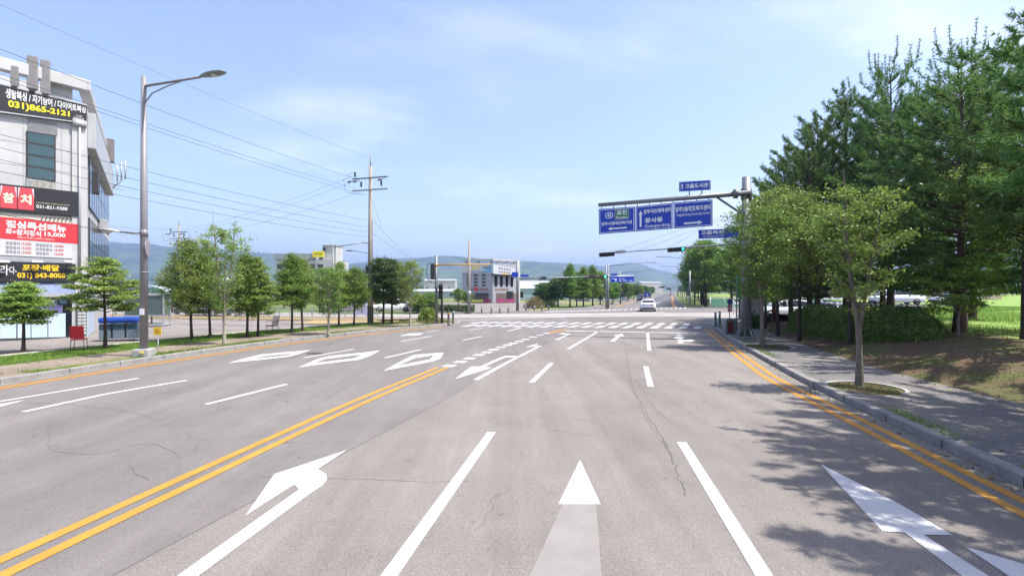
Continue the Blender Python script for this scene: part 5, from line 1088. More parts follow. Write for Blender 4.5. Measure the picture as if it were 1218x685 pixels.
# street lamps far away
GL_ = 'street lamps along the far road'
def far_lamp(x, Y, vt, arm, lb):
    T = thing('far_street_lamp', (x, Y, 0), lb, 'street lamp', GL_); h = zz(vt, Y); mb = MB(); mb.tube((x, Y, 0), (x, Y, h), .12, .08, 8); mb.tube((x, Y, h - .4), (x + arm, Y, h + .1), .06, .05, 6); mb.build('pole', m_galv, T)
    mb = MB(); mb.box((x + arm * 1.12, Y, h + .1), (abs(arm) * .28, .3, .14), 0, .05); mb.build('lamp_head', m_grey, T)
for i, (x, Y, vt) in enumerate([(32.8, 92, 306), (45, 132, 317), (58.5, 176, 323), (74, 228, 327), (92, 285, 331)]): far_lamp(x, Y, vt, -5.5 if i < 3 else -6, f'street lamp leaning over the far road from the right, {words[i]} one')
for i, (u, Y, vt, arm) in enumerate([(738, 95, 322, 5), (748, 150, 333, 5), (723.5, 73, 313, 5.5), (396, 60, 290, 3.5)]): far_lamp((u - 609) / FOC * Y, Y, vt, arm, ['street lamp behind the far blue direction board', 'street lamp beyond the far blue board among the trees', 'street lamp right beside the far twin mast', 'street lamp behind the verge trees left of the utility pole'][i])
for i, (u, v, Y) in enumerate([(787.5, 341.5, 240), (795.5, 343.5, 240), (736, 342, 170)]):
    c = pt(u, v, Y); T = thing('far_signal', (c.x + 4, Y, 0), ['far traffic signal hanging over the road near the vanishing point', 'second far traffic signal just right of the first', 'tiny signal above the roadside trees'][i], 'traffic signal', 'signals far down the road'); mb = MB(); mb.tube((c.x + 4, Y, 0), (c.x + 4, Y, c.z + .6), .14); mb.tube((c.x + 4, Y, c.z + .4), (c.x - 1, Y, c.z + .4), .08); mb.build('mast', m_galv, T); mb = MB(); mb.box(c, (2.2, .4, .8), 0, .05); mb.build('signal_head', m_dk, T)
# keep-right sign on the far median
c = pt(769.6, 350.5, 118); T = thing('keep_right_sign', (c.x, c.y, 0), 'blue keep right board on the median of the far road', 'road sign'); mb = MB(); mb.tube((c.x, c.y, 0), (c.x, c.y, c.z), .06); mb.build('post', m_galv, T); mb = MB(); mb.box(c, (1.15, .06, 1.15), 0, .03); w = mb.build('plate', m_blue, T); mb = MB(); q = [c + Vector(o) for o in ((-.5, -.04, -.5), (.5, -.04, -.5), (.5, -.04, .5), (-.5, -.04, .5))]; quad_poly(mb, q, [(.2, .75), (.3, .85), (.6, .45), (.7, .6), (.8, .2), (.4, .3), (.52, .4)], .004); mb.build('arrow', m_signw, w, recalc=False)
# ---------------------------------------------------------------- sign gantry on the right
GPp = Vector((11.85, 25.9, .15)); YP = 25.9
T = thing('sign_gantry', GPp, 'thick grey post by the right kerb holding three blue direction boards over the road', 'direction sign')
Ht = CH + (HZ - 211) * YP / FOC; mb = MB(); mb.tube(GPp, (GPp.x, GPp.y, Ht), .25, .205, 20); mb.build('post', m_galv, T)
mb = MB(); mb.box(GPp + Vector((0, 0, .03)), (1.05, 1.05, .06), .25, .01)
for k in range(8):
    a = k * math.pi / 4 + .2; d = Vector((math.cos(a), math.sin(a), 0)); pz = Vector((-d.y, d.x, 0)) * .012; p0 = GPp + Vector((0, 0, .06)); mb.prism([p0 + d * .24 + pz, p0 + d * .50 + pz, p0 + d * .245 + Vector((0, 0, .46)) + pz], pz * -2); mb.tube(p0 + d * .44 + Vector((-d.y, d.x, 0)) * .1, p0 + d * .44 + Vector((-d.y, d.x, .07)) * .1 + Vector((0, 0, .06)), .022, .022, 6)
mb.build('base_plate', m_galv, T)
YL_ = 28.6
def arm_pt(u, v):  # point on the upright plane through the arm
    P0 = Vector((11.55, 25.75)); P1 = Vector((4.84, 28.6)); k = (u - 609) / FOC; d = P1 - P0; t = (k * P0.y - P0.x) / (d.x - k * d.y); q = P0 + d * t; return Vector((q.x, q.y, CH + (HZ - v) * q.y / FOC))
mb = MB(); mb.tube(arm_pt(712, 244), arm_pt(893, 229.2), .105, .135, 16); mb.build('arm', m_galv, T)
mb = MB(); mb.tube(arm_pt(872, 230.8), arm_pt(878, 230.4), .24, .24, 12); c = Vector((GPp.x, GPp.y, CH + (HZ - 230) * YP / FOC)); mb.tube(c - Vector((0, 0, .32)), c + Vector((0, 0, .22)), .26, .26, 16); mb.tube(arm_pt(853, 235), Vector((GPp.x, GPp.y, CH + (HZ - 258) * YP / FOC)), .055); mb.box(Vector((GPp.x - .36, GPp.y - .12, CH + (HZ - 258) * YP / FOC)), (.26, .22, .62), 0, .02); mb.build('clamp', mat('clamp_dark', (.14, .14, .14), .5, .5), T)
nf = Vector((-.39, -.92, 0))
def board(T, name, px, m_, t=.05, push=.10, frame=True):
    (u0, v0), (u1, v1), (u2, v2), (u3, v3) = px; q = [arm_pt(u0, v0), arm_pt(u1, v1), arm_pt(u2, v2), arm_pt(u3, v3)]; q = [x + nf * push for x in q]; mb = MB(); q2 = quad_board(mb, q, t); w = mb.build(name, m_, T)
    if frame:
        mb = MB(); a, b = .018, .035; x0, y0, x1, y1 = a * 1.4, b, 1 - a * 1.4, 1 - b; e = .014
        for r_ in ((x0, y0, x1, y0 + .02), (x0, y1 - .02, x1, y1), (x0, y0, x0 + e, y1), (x1 - e, y0, x1, y1)): quad_rect(mb, q2, r_, .004)
        mb.build('border_line', m_signw, w, recalc=False)
    return w, q2
def arrow(w, q, pts): mb = MB(); f = quad_poly(mb, q, pts, .008); mb.bm.faces.ensure_lookup_table(); mb.bm.faces[0].normal_update(); bmesh.ops.triangulate(mb.bm, faces=mb.bm.faces[:], ngon_method='EAR_CLIP'); mb.build('arrow', m_signw, w, recalc=False)
w, q = board(T, 'direction_board', [(713.2, 278.9), (755.8, 275.7), (755.8, 246.3), (712.8, 249.3)], m_blue)
mb = MB(); 
for r_, z in ((1.0, .006),): 
    c_ = [(.295 + .115 * math.cos(a), .72 + .135 * math.sin(a)) for a in np.linspace(0, 6.283, 25)[:-1]]; quad_poly(mb, q, c_, .006)
mb.build('route_shield', m_signw, w, recalc=False); mb = MB(); quad_poly(mb, q, [(.295 + .095 * math.cos(a), .72 + .11 * math.sin(a)) for a in np.linspace(0, 6.283, 25)[:-1]], .009); mb.build('shield_field', m_blue, w, recalc=False)
lettering('43', q, (.235, .65, .355, .80), m_signw, w, bold=.03)
mb = MB(); quad_rect(mb, q, (.45, .52, .84, .93), .006); quad_rect(mb, q, (.45, .52, .84, .93), .006); mb.build('green_field_rim', m_signw, w, recalc=False); mb = MB(); quad_rect(mb, q, (.462, .535, .828, .915), .009); mb.build('green_field', m_green, w, recalc=False)
lettering('포천', q, (.50, .70, .79, .89), m_signw, w, bold=.035, off=.013); lettering('Pocheon', q, (.49, .55, .80, .66), m_signw, w, off=.013, bold=.02)
lettering('양주시장애인복지관', q, (.07, .32, .93, .46), m_signw, w, bold=.03); arrow(w, q, [(.26, .18), (.36, .26), (.34, .21), (.78, .21), (.78, .15), (.34, .15), (.36, .10)])
w, q = board(T, 'direction_board', [(756.6, 275.7), (800.4, 272.4), (800.4, 241.9), (756.6, 246.2)], m_blue)
arrow(w, q, [(.11, .16), (.165, .16), (.165, .66), (.20, .64), (.1375, .82), (.075, .64), (.11, .66)]); lettering('양주국민체육센터', q, (.22, .66, .965, .84), m_signw, w, bold=.03); lettering('광사동', q, (.25, .30, .74, .50), m_signw, w, bold=.035); lettering('Gwangsa-dong', q, (.25, .08, .93, .24), m_signw, w, bold=.015)
w, q = board(T, 'direction_board', [(801.4, 272.4), (847.6, 269.0), (847.6, 237.9), (801.4, 241.8)], m_blue)
lettering('양주2동행정복지센터', q, (.05, .62, .95, .82), m_signw, w, bold=.03); lettering('Yangju(2)-dong Community Center', q, (.07, .43, .94, .56), m_signw, w, bold=.015); arrow(w, q, [(.27, .20), (.65, .20), (.63, .25), (.75, .165), (.63, .08), (.65, .13), (.27, .13)])
w, q = board(T, 'upper_board', [(808, 228.7), (845.5, 226.4), (845.3, 215.0), (807.8, 217.2)], m_blue); lettering('고읍도서관', q, (.20, .26, .93, .76), m_signw, w, bold=.035); arrow(w, q, [(.09, .24), (.125, .24), (.125, .58), (.155, .56), (.1075, .80), (.06, .56), (.09, .58)])
mb = MB()
for u in (820, 835): mb.tube(arm_pt(u, 234) , arm_pt(u, 226.5) + nf * .08, .03)
for u in np.linspace(716, 843, 10): v = 249 - (u - 713) * .085; mb.tube(arm_pt(u, v - 4.5), arm_pt(u, v + 1) + nf * .1, .022)
mb.build('hanger', m_galv, T)
# street name sign fixed to the post
w, q = board(T, 'street_name_board', [(831.0, 284.0), (878, 282.3), (878, 271.6), (830.6, 273.6)], m_blue, push=-.05, frame=False); lettering('고읍북로', q, (.06, .42, .66, .88), m_signw, w, bold=.03); lettering('Goeupbuk-ro', q, (.12, .12, .62, .32), m_signw, w, bold=.01)
# traffic signal arm over the road
p = Vector((19.0, 42.6, .15)); T = thing('signal_gantry', p, 'signal mast behind the sign post, its thin arm holding a green light', 'traffic signal'); Z_ = lambda v, Y: CH + (HZ - v) * Y / FOC
mb = MB(); mb.tube(p, (p.x, p.y, Z_(246, 42.6)), .15, .11, 12); mb.box(p + Vector((0, 0, .04)), (.7, .7, .08), .3, .01)
mb.build('pole', m_galv, T); Ae = pt(711, 302, 47); Ar = Vector((p.x, p.y, Z_(290, 42.6))); ap = lambda u: Ar.lerp(Ae, (879 - u) / 168.0)
mb = MB(); P = [ap(u) - Vector((0, 0, 0)) for u in (880, 840, 800, 760, 735, 712)]; mb.path(P, [.08, .07, .055, .045, .04, .035], 8); mb.build('arm', m_galv, T, True)
for u0, u1 in ((797, 243), (760, 252), (727, 248)):
    mb = MB(); mb.tube(ap(u0), Vector((p.x, p.y, Z_(u1 + 2, 42.6))), .012, .012, 5); mb.build('stay_cable', m_grey, T)
for i, (u0, u1, g) in enumerate(((712.5, 732, 0), (796.5, 817, 1))):
    a = ap(u0) + Vector((0, -.15, -.12)); b = ap(u1) + Vector((0, -.15, -.12)); mid = (a + b) / 2; d = (b - a); L_ = d.length; q = d.to_track_quat('X', 'Z'); rot = q.to_matrix(); mb = MB(); mb.box(mid, (L_, .2, .38), 0, .03, rot); h = mb.build('signal_head', m_dk, T)
    for k in range(4):
        c = mid + rot @ Vector((L_ * (-.375 + .25 * k), -.1, 0)); mb = MB(); mb.lathe(c, [(.15, 0), (.15, .18), (.135, .18), (.135, .02)], 12, Vector((0, -1, -.05))); mb.build('visor', m_dk, h)
        mb = MB(); lit = g and k == 3; mb.lathe(c + Vector((0, -.03, 0)), [(.13, 0), (.10, .02), (.02, .035)], 12, Vector((0, -1, -.05))); mb.build('lamp', mat('lamp_green_lit', (.04, .85, .45), .4, emit=1.6) if lit else mat('lamp_dark', (.05, .03, .03), .3), h)
q = [ap(732.5) + Vector((0, -.1, -.12)), ap(746) + Vector((0, -.1, -.12)), ap(746) + Vector((0, -.1, .16)), ap(732.5) + Vector((0, -.1, .16))]; mb = MB(); q2 = quad_board(mb, q, .03); w = mb.build('name_plate', mat('plate_pale', (.5, .48, .46), .5), T); lettering('고읍사거리', q2, (.08, .2, .92, .8), m_gtxt, w)
# litter bin, keep-clear post, cabinet, green signboard
c = Vector((11.85, 27.9, .15)); T = thing('litter_bin', c, 'grey litter bin with an open dark red front beside the gantry post', 'litter bin')
mb = MB(); mb.prism([c + Vector((x, -.22, z)) for x, z in ((-.29, .0), (.29, 0), (.29, .70), (.23, .82), (.1, .86), (-.1, .86), (-.23, .82), (-.29, .70))], (0, .44, 0)); mb.build('housing', m_galv, T)
mb = MB(); mb.prism([c + Vector((x, -.235, z)) for x, z in ((-.19, .1), (.12, .1), (.12, .62), (.06, .70), (-.12, .70), (-.19, .62))], (0, .012, 0)); mb.build('front', mat('bin_red', (.14, .02, .02), .5), T)
c = Vector((12.15, 28.6, .15)); T = thing('bus_stop_sign', c, 'thin post with a small pink and blue round sign by the litter bin', 'road sign'); mb = MB(); mb.tube(c, c + Vector((0, 0, 1.95)), .025); mb.build('post', m_galv, T)
mb = MB(); mb.lathe(c + Vector((0, -.04, 1.75)), [(.16, 0), (.16, .02)], 20, Vector((0, -1, 0))); mb.build('round_plate', mat('plate_violet_blue', (.07, .06, .22), .4), T); mb = MB(); mb.box(c + Vector((0, -.05, 1.39)), (.25, .02, .40), 0, .008); w = mb.build('lower_plate', mat('plate_pink', (.45, .13, .19), .45), T)
q = [c + Vector(o) for o in ((-.11, -.062, 1.25), (.11, -.062, 1.25), (.11, -.062, 1.5), (-.11, -.062, 1.5))]; mb = MB(); quad_rect(mb, q, (.1, .55, .9, .7), .002); quad_rect(mb, q, (.1, .2, .9, .3), .002); mb.build('marking', m_signw, w, recalc=False)
c = Vector((15.3, 32.9, .15)); T = thing('control_cabinet', c, 'tall pale grey control cabinet on a plinth between the gantry post and the pines', 'cabinet'); mb = MB(); mb.box(c + Vector((0, 0, .08)), (1.1, .8, .16), .1, .01); mb.build('plinth', m_conc_p, T); mb = MB(); mb.box(c + Vector((0, 0, 1.0)), (.95, .62, 1.7), .1, .03); w = mb.build('housing', mat('cabinet_pale', (.42, .41, .41), .5, var=.1), T)
mb = MB(); mb.box(c + Vector((.02, -.33, 1.0)), (.012, .02, 1.5), .1); mb.build('door_seam', m_grey, w); mb = MB(); mb.box(c + Vector((.12, -.335, 1.05)), (.04, .04, .16), .1, .01); mb.build('handle', m_dk, w)
c = Vector((13.6, 31.0, .15)); T = thing('banner_stand', c, 'bright green hanging signboard glimpsed through the leaves behind the gantry post', 'sign'); mb = MB(); mb.tube(c, c + Vector((0, 0, 3.3)), .04); mb.build('post', m_galv, T); mb = MB(); mb.box(c + Vector((.45, 0, 2.5)), (.75, .04, 1.15), 0, .01); w = mb.build('board', mat('board_green', (.05, .42, .07), .45), T)
q = [c + Vector(o) for o in ((.12, -.022, 1.95), (.78, -.022, 1.95), (.78, -.022, 3.05), (.12, -.022, 3.05))]; mb = MB(); quad_rect(mb, q, (.1, .6, .9, .66), .003); quad_rect(mb, q, (.1, .35, .7, .4), .003); mb.build('marking', m_signw, w, recalc=False)
# ---------------------------------------------------------------- vehicles
m_tyre = mat('tyre', (.02, .02, .02), .9); m_rim = mat('rim', (.35, .36, .37), .35, .7); m_cgl = glass('car_glass', (.012, .015, .018), .05); m_tail = mat('tail_lamp', (.35, .01, .01), .3, spec=.6); m_head = mat('head_lamp', (.55, .57, .6), .15, spec=.8)
def car(loc, rz, paint, lb, kind='sedan', cat='car', group=None):
    """a car facing +y before rotation"""
    T = thing('parked_car' if group else 'car', (0, 0, 0), lb, cat, group)
    if kind == 'sedan': Lc, Wc = 4.7, 1.84; body = [(-2.35, .35, .72, .80), (-2.30, .24, .98, .93), (-1.9, .2, 1.06, .98), (-1.2, .18, .98, 1), (0, .18, .93, 1), (1.1, .18, .90, 1), (1.9, .2, .80, .96), (2.25, .24, .66, .86), (2.35, .34, .52, .72)]; cab = [(-1.85, 1.02, 1.03, .76), (-1.15, .97, 1.36, .70), (-.5, .94, 1.45, .68), (.15, .93, 1.43, .68), (.75, .92, 1.2, .72), (1.2, .90, .91, .78)]; wr = .33
    elif kind == 'suv': Lc, Wc = 4.6, 1.88; body = [(-2.3, .4, .95, .85), (-2.22, .28, 1.1, .95), (-1.6, .24, 1.08, 1), (0, .24, 1.03, 1), (1.2, .24, 1.02, 1), (1.9, .26, .96, .96), (2.2, .3, .84, .88), (2.3, .4, .66, .76)]; cab = [(-2.22, 1.09, 1.12, .80), (-1.95, 1.07, 1.56, .74), (-1.0, 1.03, 1.68, .72), (0, 1.02, 1.66, .72), (.6, 1.01, 1.4, .76), (1.15, 1.0, 1.03, .80)]; wr = .36
    else: Lc, Wc = 5.1, 1.9; body = [(-2.55, .4, 1.0, .9), (-2.5, .28, 1.12, .97), (-1, .26, 1.1, 1), (1, .26, 1.08, 1), (1.8, .26, 1.02, .98), (2.3, .3, .9, .9), (2.5, .4, .7, .8)]; cab = [(-2.5, 1.1, 1.14, .88), (-2.35, 1.1, 1.80, .80), (-1, 1.09, 1.92, .78), (.6, 1.07, 1.88, .78), (1.3, 1.05, 1.5, .8), (1.9, 1.02, 1.05, .84)]; wr = .35
    hw = Wc / 2; mb = MB(); pr = None
    for y, z0, z1, k in body:
        w = hw * k; cs = [(-w * .88, z0), (-w * .98, z0 + (z1 - z0) * .25), (-w, z0 + (z1 - z0) * .55), (-w * .95, z1 - .06), (-w * .82, z1), (0, z1 + .03), (w * .82, z1), (w * .95, z1 - .06), (w, z0 + (z1 - z0) * .55), (w * .98, z0 + (z1 - z0) * .25), (w * .88, z0)]
        rg = [mb.bm.verts.new((x, y, z)) for x, z in cs]; n = len(rg)
        if pr:
            for i in range(n): f = mb.bm.faces.new((pr[i], rg[i], rg[(i + 1) % n], pr[(i + 1) % n])); f.smooth = True
        else: mb.bm.faces.new(rg)
        pr = rg
    mb.bm.faces.new(pr[::-1]); mb.build('body', paint, T)
    def loft(secs, inset, name, m_, topk=0, zlo=None):
        mb = MB(); pr = None
        for y, z0, z1, k in secs:
            wb = hw * min(.92, k + .14) - inset; wt = hw * k - inset; zt = z1 - inset * .5; cs = [(-wb, z0), (-wt, zt - .03), (-wt * .85, zt), (wt * .85, zt), (wt, zt - .03), (wb, z0)]
            rg = [mb.bm.verts.new((x, y, z)) for x, z in cs]
            if pr:
                for i in range(6): f = mb.bm.faces.new((pr[i], rg[i], rg[(i + 1) % 6], pr[(i + 1) % 6]))
            else: mb.bm.faces.new(rg)
            pr = rg
        mb.bm.faces.new(pr[::-1]); return mb.build(name, m_, T)
    loft(cab, .012, 'windows', m_cgl)
    # roof skin and pillars
    rf = [c for c in cab if c[2] > c[1] + .3]; mb = MB(); pr = None
    for y, z0, z1, k in rf:
        wt = hw * k; rg = [mb.bm.verts.new(v) for v in ((-wt - .01, y, z1 - .06), (-wt * .86, y, z1 + .012), (wt * .86, y, z1 + .012), (wt + .01, y, z1 - .06))]
        if pr:
            for i in range(3): mb.bm.faces.new((pr[i], rg[i], rg[i + 1], pr[i + 1]))
        pr = rg
    mb.build('roof', paint, T)
    def edge(c): y, z0, z1, k = c; return (hw * min(.92, k + .14), y, z0), (hw * k, y, z1)
    mb = MB()
    for s in (-1, 1):
        for a, b in ((cab[0], cab[1]), (cab[-1], cab[-3] if kind == 'sedan' else cab[-3])):
            p0 = Vector(edge(a)[0]); p1 = Vector(edge(b)[1]); p0.x *= s; p1.x *= s; mb.tube(p0, p1, .045, .04, 6)
        y = cab[len(cab) // 2][0] - .1; e0, e1 = edge(cab[len(cab) // 2]); mb.tube((e0[0] * s, y, e0[2]), (e1[0] * s, y, e1[2] - .03), .035, .03, 6)
    mb.build('pillars', paint, T)
    for s in (-1, 1):
        for y in (-Lc / 2 + .92, Lc / 2 - .88):
            mb = MB(); c = Vector((s * (hw - .2), y, wr)); mb.lathe(c, [(wr * .6, 0), (wr * .97, .0), (wr, .04), (wr, .17), (wr * .97, .21), (wr * .62, .21)], 20, Vector((s, 0, 0))); w = mb.build('wheel', m_tyre, T)
            mb = MB(); mb.lathe(c + Vector((s * .19, 0, 0)), [(wr * .62, 0), (wr * .6, .025), (wr * .15, .012)], 16, Vector((s, 0, 0))); mb.build('rim', m_rim, w)
        zt = body[1][2] - .12; mb = MB(); mb.box((s * hw * .66, -Lc / 2 + .06, zt), (.42, .10, .13), s * .25, .03); mb.build('tail_light', m_tail, T)
        mb = MB(); mb.box((s * hw * .66, Lc / 2 - .12, body[-2][2] - .06), (.40, .16, .13), -s * .45, .03); mb.build('headlight', m_head, T)
        mb = MB(); mb.box((s * (hw + .08), cab[-2][0] - .05, cab[-2][1] + .06), (.2, .1, .13), 0, .03); mb.build('wing_mirror', paint, T)
    mb = MB(); mb.box((0, -Lc / 2 + .03, .38), (Wc * .8, .12, .2), 0, .03); mb.box((0, Lc / 2 - .05, .36), (Wc * .72, .12, .22), 0, .03); mb.build('bumper_trim', m_dk, T)
    mb = MB(); mb.box((0, -Lc / 2 - .005, .72 if kind == 'sedan' else .8), (.5, .03, .12), 0, .005); mb.build('number_plate', m_signw, T)
    if kind == 'sedan': mb = MB(); mb.box((0, -Lc / 2 + .03, body[1][2] - .12), (Wc * .5, .08, .05), 0, .01); mb.build('light_bar', m_dk, T)
    T.location = loc; T.rotation_euler.z = rz; return T
pw = mat('car_white', (.72, .73, .74), .25, spec=.6, var=.02); pd = mat('car_dark', (.03, .033, .04), .25, spec=.6); pb = mat('car_blue', (.03, .07, .17), .25, spec=.6); psil = mat('car_silver', (.38, .39, .40), .3, .5)
car((17.0, 64.0, 0), R(-15), pw, 'white sedan seen from behind, crossing the junction into the far road')
car((23.6, 137, 0), R(164), pw, 'white car waiting in the far oncoming lanes beside the keep right sign', group='cars on the far road'); car((30.8, 122, 0), R(164), pd, 'dark car in the far oncoming lane left of the white one', 'suv', group='cars on the far road')
o = car((50, 188, 0), R(-17), pd, 'dark van driving away far down the right lane', 'van', 'van', group='cars on the far road'); car((58.5, 235, 0), R(-17), psil, 'silver car farther down the right lane than the dark van', group='cars on the far road')
bpy.data.objects  # parked cars
for x, y, rz, p_, lb, k in ((-29.0, 49.0, 75, pd, 'black suv parked at the back of the lot behind the cone shaped trees', 'suv'), (-35.5, 51.5, 70, pd, 'dark car parked left of the black suv in the lot', 'sedan'), (-13.6, 58.5, 100, pw, 'white car standing behind the round trees by the side street', 'sedan'), (-17.8, 57.0, 95, psil, 'silver car left of the white one behind the utility pole', 'suv'),
    (25.2, 47.6, 80, pw, 'white suv standing by the side street beyond the pines near the cabinet', 'suv'), (29.5, 50.2, 80, pb, 'dark blue car parked next to the white suv', 'sedan'), (43.5, 58.0, 82, pw, 'white van parked beyond the hedge between the pine trunks', 'van'), (50.5, 58.5, 85, psil, 'silver car parked right of the white van', 'sedan')):
    car((x, y, .1 if x < 0 else (.006 if x < 30 else .95)), R(rz), p_, lb, k, 'van' if k == 'van' else 'car', group='cars parked beside the road')
mb = MB(); mb.bm.faces.new([mb.bm.verts.new(q) for q in ((36, 52.5, .9), (53, 55, .9), (56, 66, .9), (36, 64, .9))]); struct('upper_parking', mb, m_asph_dark)
# ---------------------------------------------------------------- guard rail, low walls and buildings on the right
T = thing('guard_rail', (40, 54.5, .9), 'white two-rail guard fence behind the pines', 'fence'); mb = MB()
for k in range(6): x = 22 + k * 2.4; mb.tube((x, 50.8 + k * .34, .2), (x, 50.8 + k * .34, 1.75), .06)
mb.build('posts', m_signw, T)
for z in (1.2, 1.65): mb = MB(); mb.slab((22, 50.75), (34.4, 52.5), z, z + .16, .06); mb.build('rail', m_signw, T)
T = thing('school_building', (60, 84, .9), 'low beige building with dark openings behind the parked white van', 'building'); mb = MB(); mb.box((62, 88, 3.0), (40, 8, 4.4), .1); mb.build('wall', mat('wall_beige', (.42, .33, .25), .8, var=.12), T)
for k in range(12): mb = MB(); mb.box((44 + k * 3.25, 83.85 + (k * 3.25 - 18) * .1 - .0, 2.7), (1.3, .12, 2.2), .1, .02); mb.build('window', m_wind, T)
mb = MB(); mb.box((62, 88, 5.3), (41, 9, .35), .1, .05); mb.build('roof', m_grey, T)
mb = MB(); gv = {}
for i in range(16):
    for j in range(10): x = 50 + 130 * i / 15; y = 49 + 100 * j / 9; gv[i, j] = mb.bm.verts.new((x, y, .88 + .5 * (j / 9) + .1 * math.sin(x * .2 + y * .1)))
for i in range(15):
    for j in range(9): mb.bm.faces.new((gv[i, j], gv[i + 1, j], gv[i + 1, j + 1], gv[i, j + 1]))
struct('far_field', mb, m_field)
# person on the far pavement
def person(loc, rz, lb, shirt, trousers):
    T = thing('person', loc, lb, 'person'); bm = bmesh.new(); J = [(0, 0, .92, .13), (0, 0, 1.15, .135), (0, 0, 1.38, .15), (0, 0, 1.5, .06), (0, .01, 1.62, .095), (0, 0, 1.72, .07), (-.1, 0, .88, .095), (-.1, .05, .48, .065), (-.1, .0, .07, .045), (-.1, .16, .04, .04), (.1, 0, .88, .095), (.11, -.08, .48, .065), (.12, -.25, .09, .045), (.12, -.12, .03, .04), (-.2, 0, 1.4, .06), (-.27, -.04, 1.12, .045), (-.27, .08, .88, .035), (-.27, .12, .79, .04), (.2, 0, 1.4, .06), (.27, .05, 1.12, .045), (.26, .18, .92, .035), (.26, .23, .84, .04)]
    E = [(0, 1), (1, 2), (2, 3), (3, 4), (4, 5), (0, 6), (6, 7), (7, 8), (8, 9), (0, 10), (10, 11), (11, 12), (12, 13), (2, 14), (14, 15), (15, 16), (16, 17), (2, 18), (18, 19), (19, 20), (20, 21)]
    me = bpy.data.meshes.new('body'); me.from_pydata([j[:3] for j in J], E, []); o = bpy.data.objects.new('body', me); COL.objects.link(o); md = o.modifiers.new('s', 'SKIN'); 
    for i, j in enumerate(J): me.skin_vertices[0].data[i].radius = (j[3], j[3] * .85)
    me.skin_vertices[0].data[0].use_root = True; o.modifiers.new('u', 'SUBSURF').levels = 1; bpy.context.view_layer.update(); m2 = bpy.data.meshes.new_from_object(o.evaluated_get(bpy.context.evaluated_depsgraph_get())); bpy.data.objects.remove(o)
    m2.materials.clear(); [m2.materials.append(m) for m in (mat('skin', (.45, .28, .2), .6), shirt, trousers, mat('hair', (.02, .015, .012), .6))]
    for f in m2.polygons: z = f.center.z; f.material_index = 3 if z > 1.66 else 0 if z > 1.47 or (abs(f.center.x) > .21 and z < 1.1 and z > .7) else 1 if z > .93 else 2; f.use_smooth = True
    o = bpy.data.objects.new('body', m2); COL.objects.link(o); o.parent = T; T.rotation_euler.z = rz
person((842 - 609) / FOC * 88 and Vector(((842 - 609) / FOC * 86, 86, .1)), R(70), 'person in a white shirt walking on the far right pavement', m_wtxt, mat('trousers', (.05, .05, .06), .8))
# green mesh fence and corner pole past the junction on the right
T = thing('mesh_fence', (32, 78.5, 0), 'green mesh fence along the far right corner', 'fence'); mb = MB()
for k in range(14): x = 30 + k * 2.3; mb.tube((x, 77.4 + k * .55, 0), (x, 77.4 + k * .55, 1.5), .05)
mb.build('posts', m_signw, T); mb = MB(); mb.slab((30, 77.4), (60, 84.5), .15, 1.35, .04); mb.build('mesh_panel', mat('fence_green', (.10, .24, .17), .7, var=.3, scale=3), T)
p = Vector(((820.5 - 609) / FOC * 77, 77, .1)); T = thing('camera_pole', p, 'grey camera pole with side brackets at the far right corner', 'pole'); mb = MB(); mb.tube(p, (p.x, p.y, zz(322, 77)), .17, .12); mb.build('shaft', m_galv, T); mb = MB(); c = (p.x, p.y, zz(330, 77)); mb.tube(c, (p.x + .5, p.y, c[2] - .9), .05); mb.tube((p.x + .5, p.y, c[2] - .9), (p.x, p.y, c[2] - 1.8), .05); mb.box((p.x + .4, p.y - .1, c[2] - .9), (.35, .3, .9), 0, .05); mb.box((p.x - .3, p.y - .1, c[2] - 2.2), (.4, .3, 1.1), 0, .05); mb.build('signal_box', m_dk, T)
# ---------------------------------------------------------------- the corner building beyond the junction
BY = 105.0
def bp3(u, v, Y): return pt(u, v, Y)
c0 = Vector(((586 - 609) / FOC * BY, BY)); dl = Vector((-.97, .22)); dr = Vector((.80, .60))
T = thing('corner_building', (c0.x, c0.y, 0), 'grey three storey corner building with a white banner band below its roof frame', 'building')
def lw(s, z, o=0): p = c0 + dl * s - Vector((.22, .97)) * o * 1; return Vector((p.x, p.y, z))
def rw(s, z, o=0): p = c0 + dr * s + Vector((.60, -.80)) * o; return Vector((p.x, p.y, z))
wl, wr_ = 6.6, 6.4; zt = lambda v: CH + (HZ - v) * BY / FOC
mb = MB(); mb.prism([lw(wl, 0), lw(0, 0), rw(wr_, 0), rw(wr_, 0) + (lw(wl, 0) - lw(0, 0))], (0, 0, zt(313.5))); mb.build('wall', mat('corner_wall_grey', (.32, .33, .35), .6, var=.08), T)
mb = MB(); mb.slab(lw(wl, 0), lw(-.1, 0), zt(310), zt(308), .5, off=-.45); mb.slab(rw(0, 0), rw(wr_ + .2, 0), zt(310), zt(308), .5, off=-.45); mb.slab(rw(wr_ - .1, 0), rw(wr_ + .7, 0), 0.1, zt(308.5), .3, off=-.25); mb.build('roof_frame', mat('frame_pale', (.45, .44, .42), .6), T)
for s in (6.0, 3.4, .6): mb = MB(); mb.slab(lw(s, 0), lw(s - .5, 0), zt(314), zt(309.9), .3, off=-.4); mb.build('frame_column', m_grey, T)
for s in (1.5, 3.5, 5.6): mb = MB(); mb.slab(rw(s, 0), rw(s + .5, 0), zt(314), zt(309.9), .3, off=-.4); mb.build('frame_column', m_grey, T)
ql = [lw(wl + .3, zt(324.5), .1), lw(0, zt(325), .1), lw(0, zt(314.5), .1), lw(wl + .3, zt(315.5), .1)]; mb = MB(); q2 = quad_board(mb, ql, .12); w = mb.build('banner_board', mat('banner_white', (.50, .52, .54), .5), T)
mb = MB(); 
for k, x in enumerate((.36, .42, .48, .54)): quad_rect(mb, q2, (x, .5, x + .04, .85), .02)
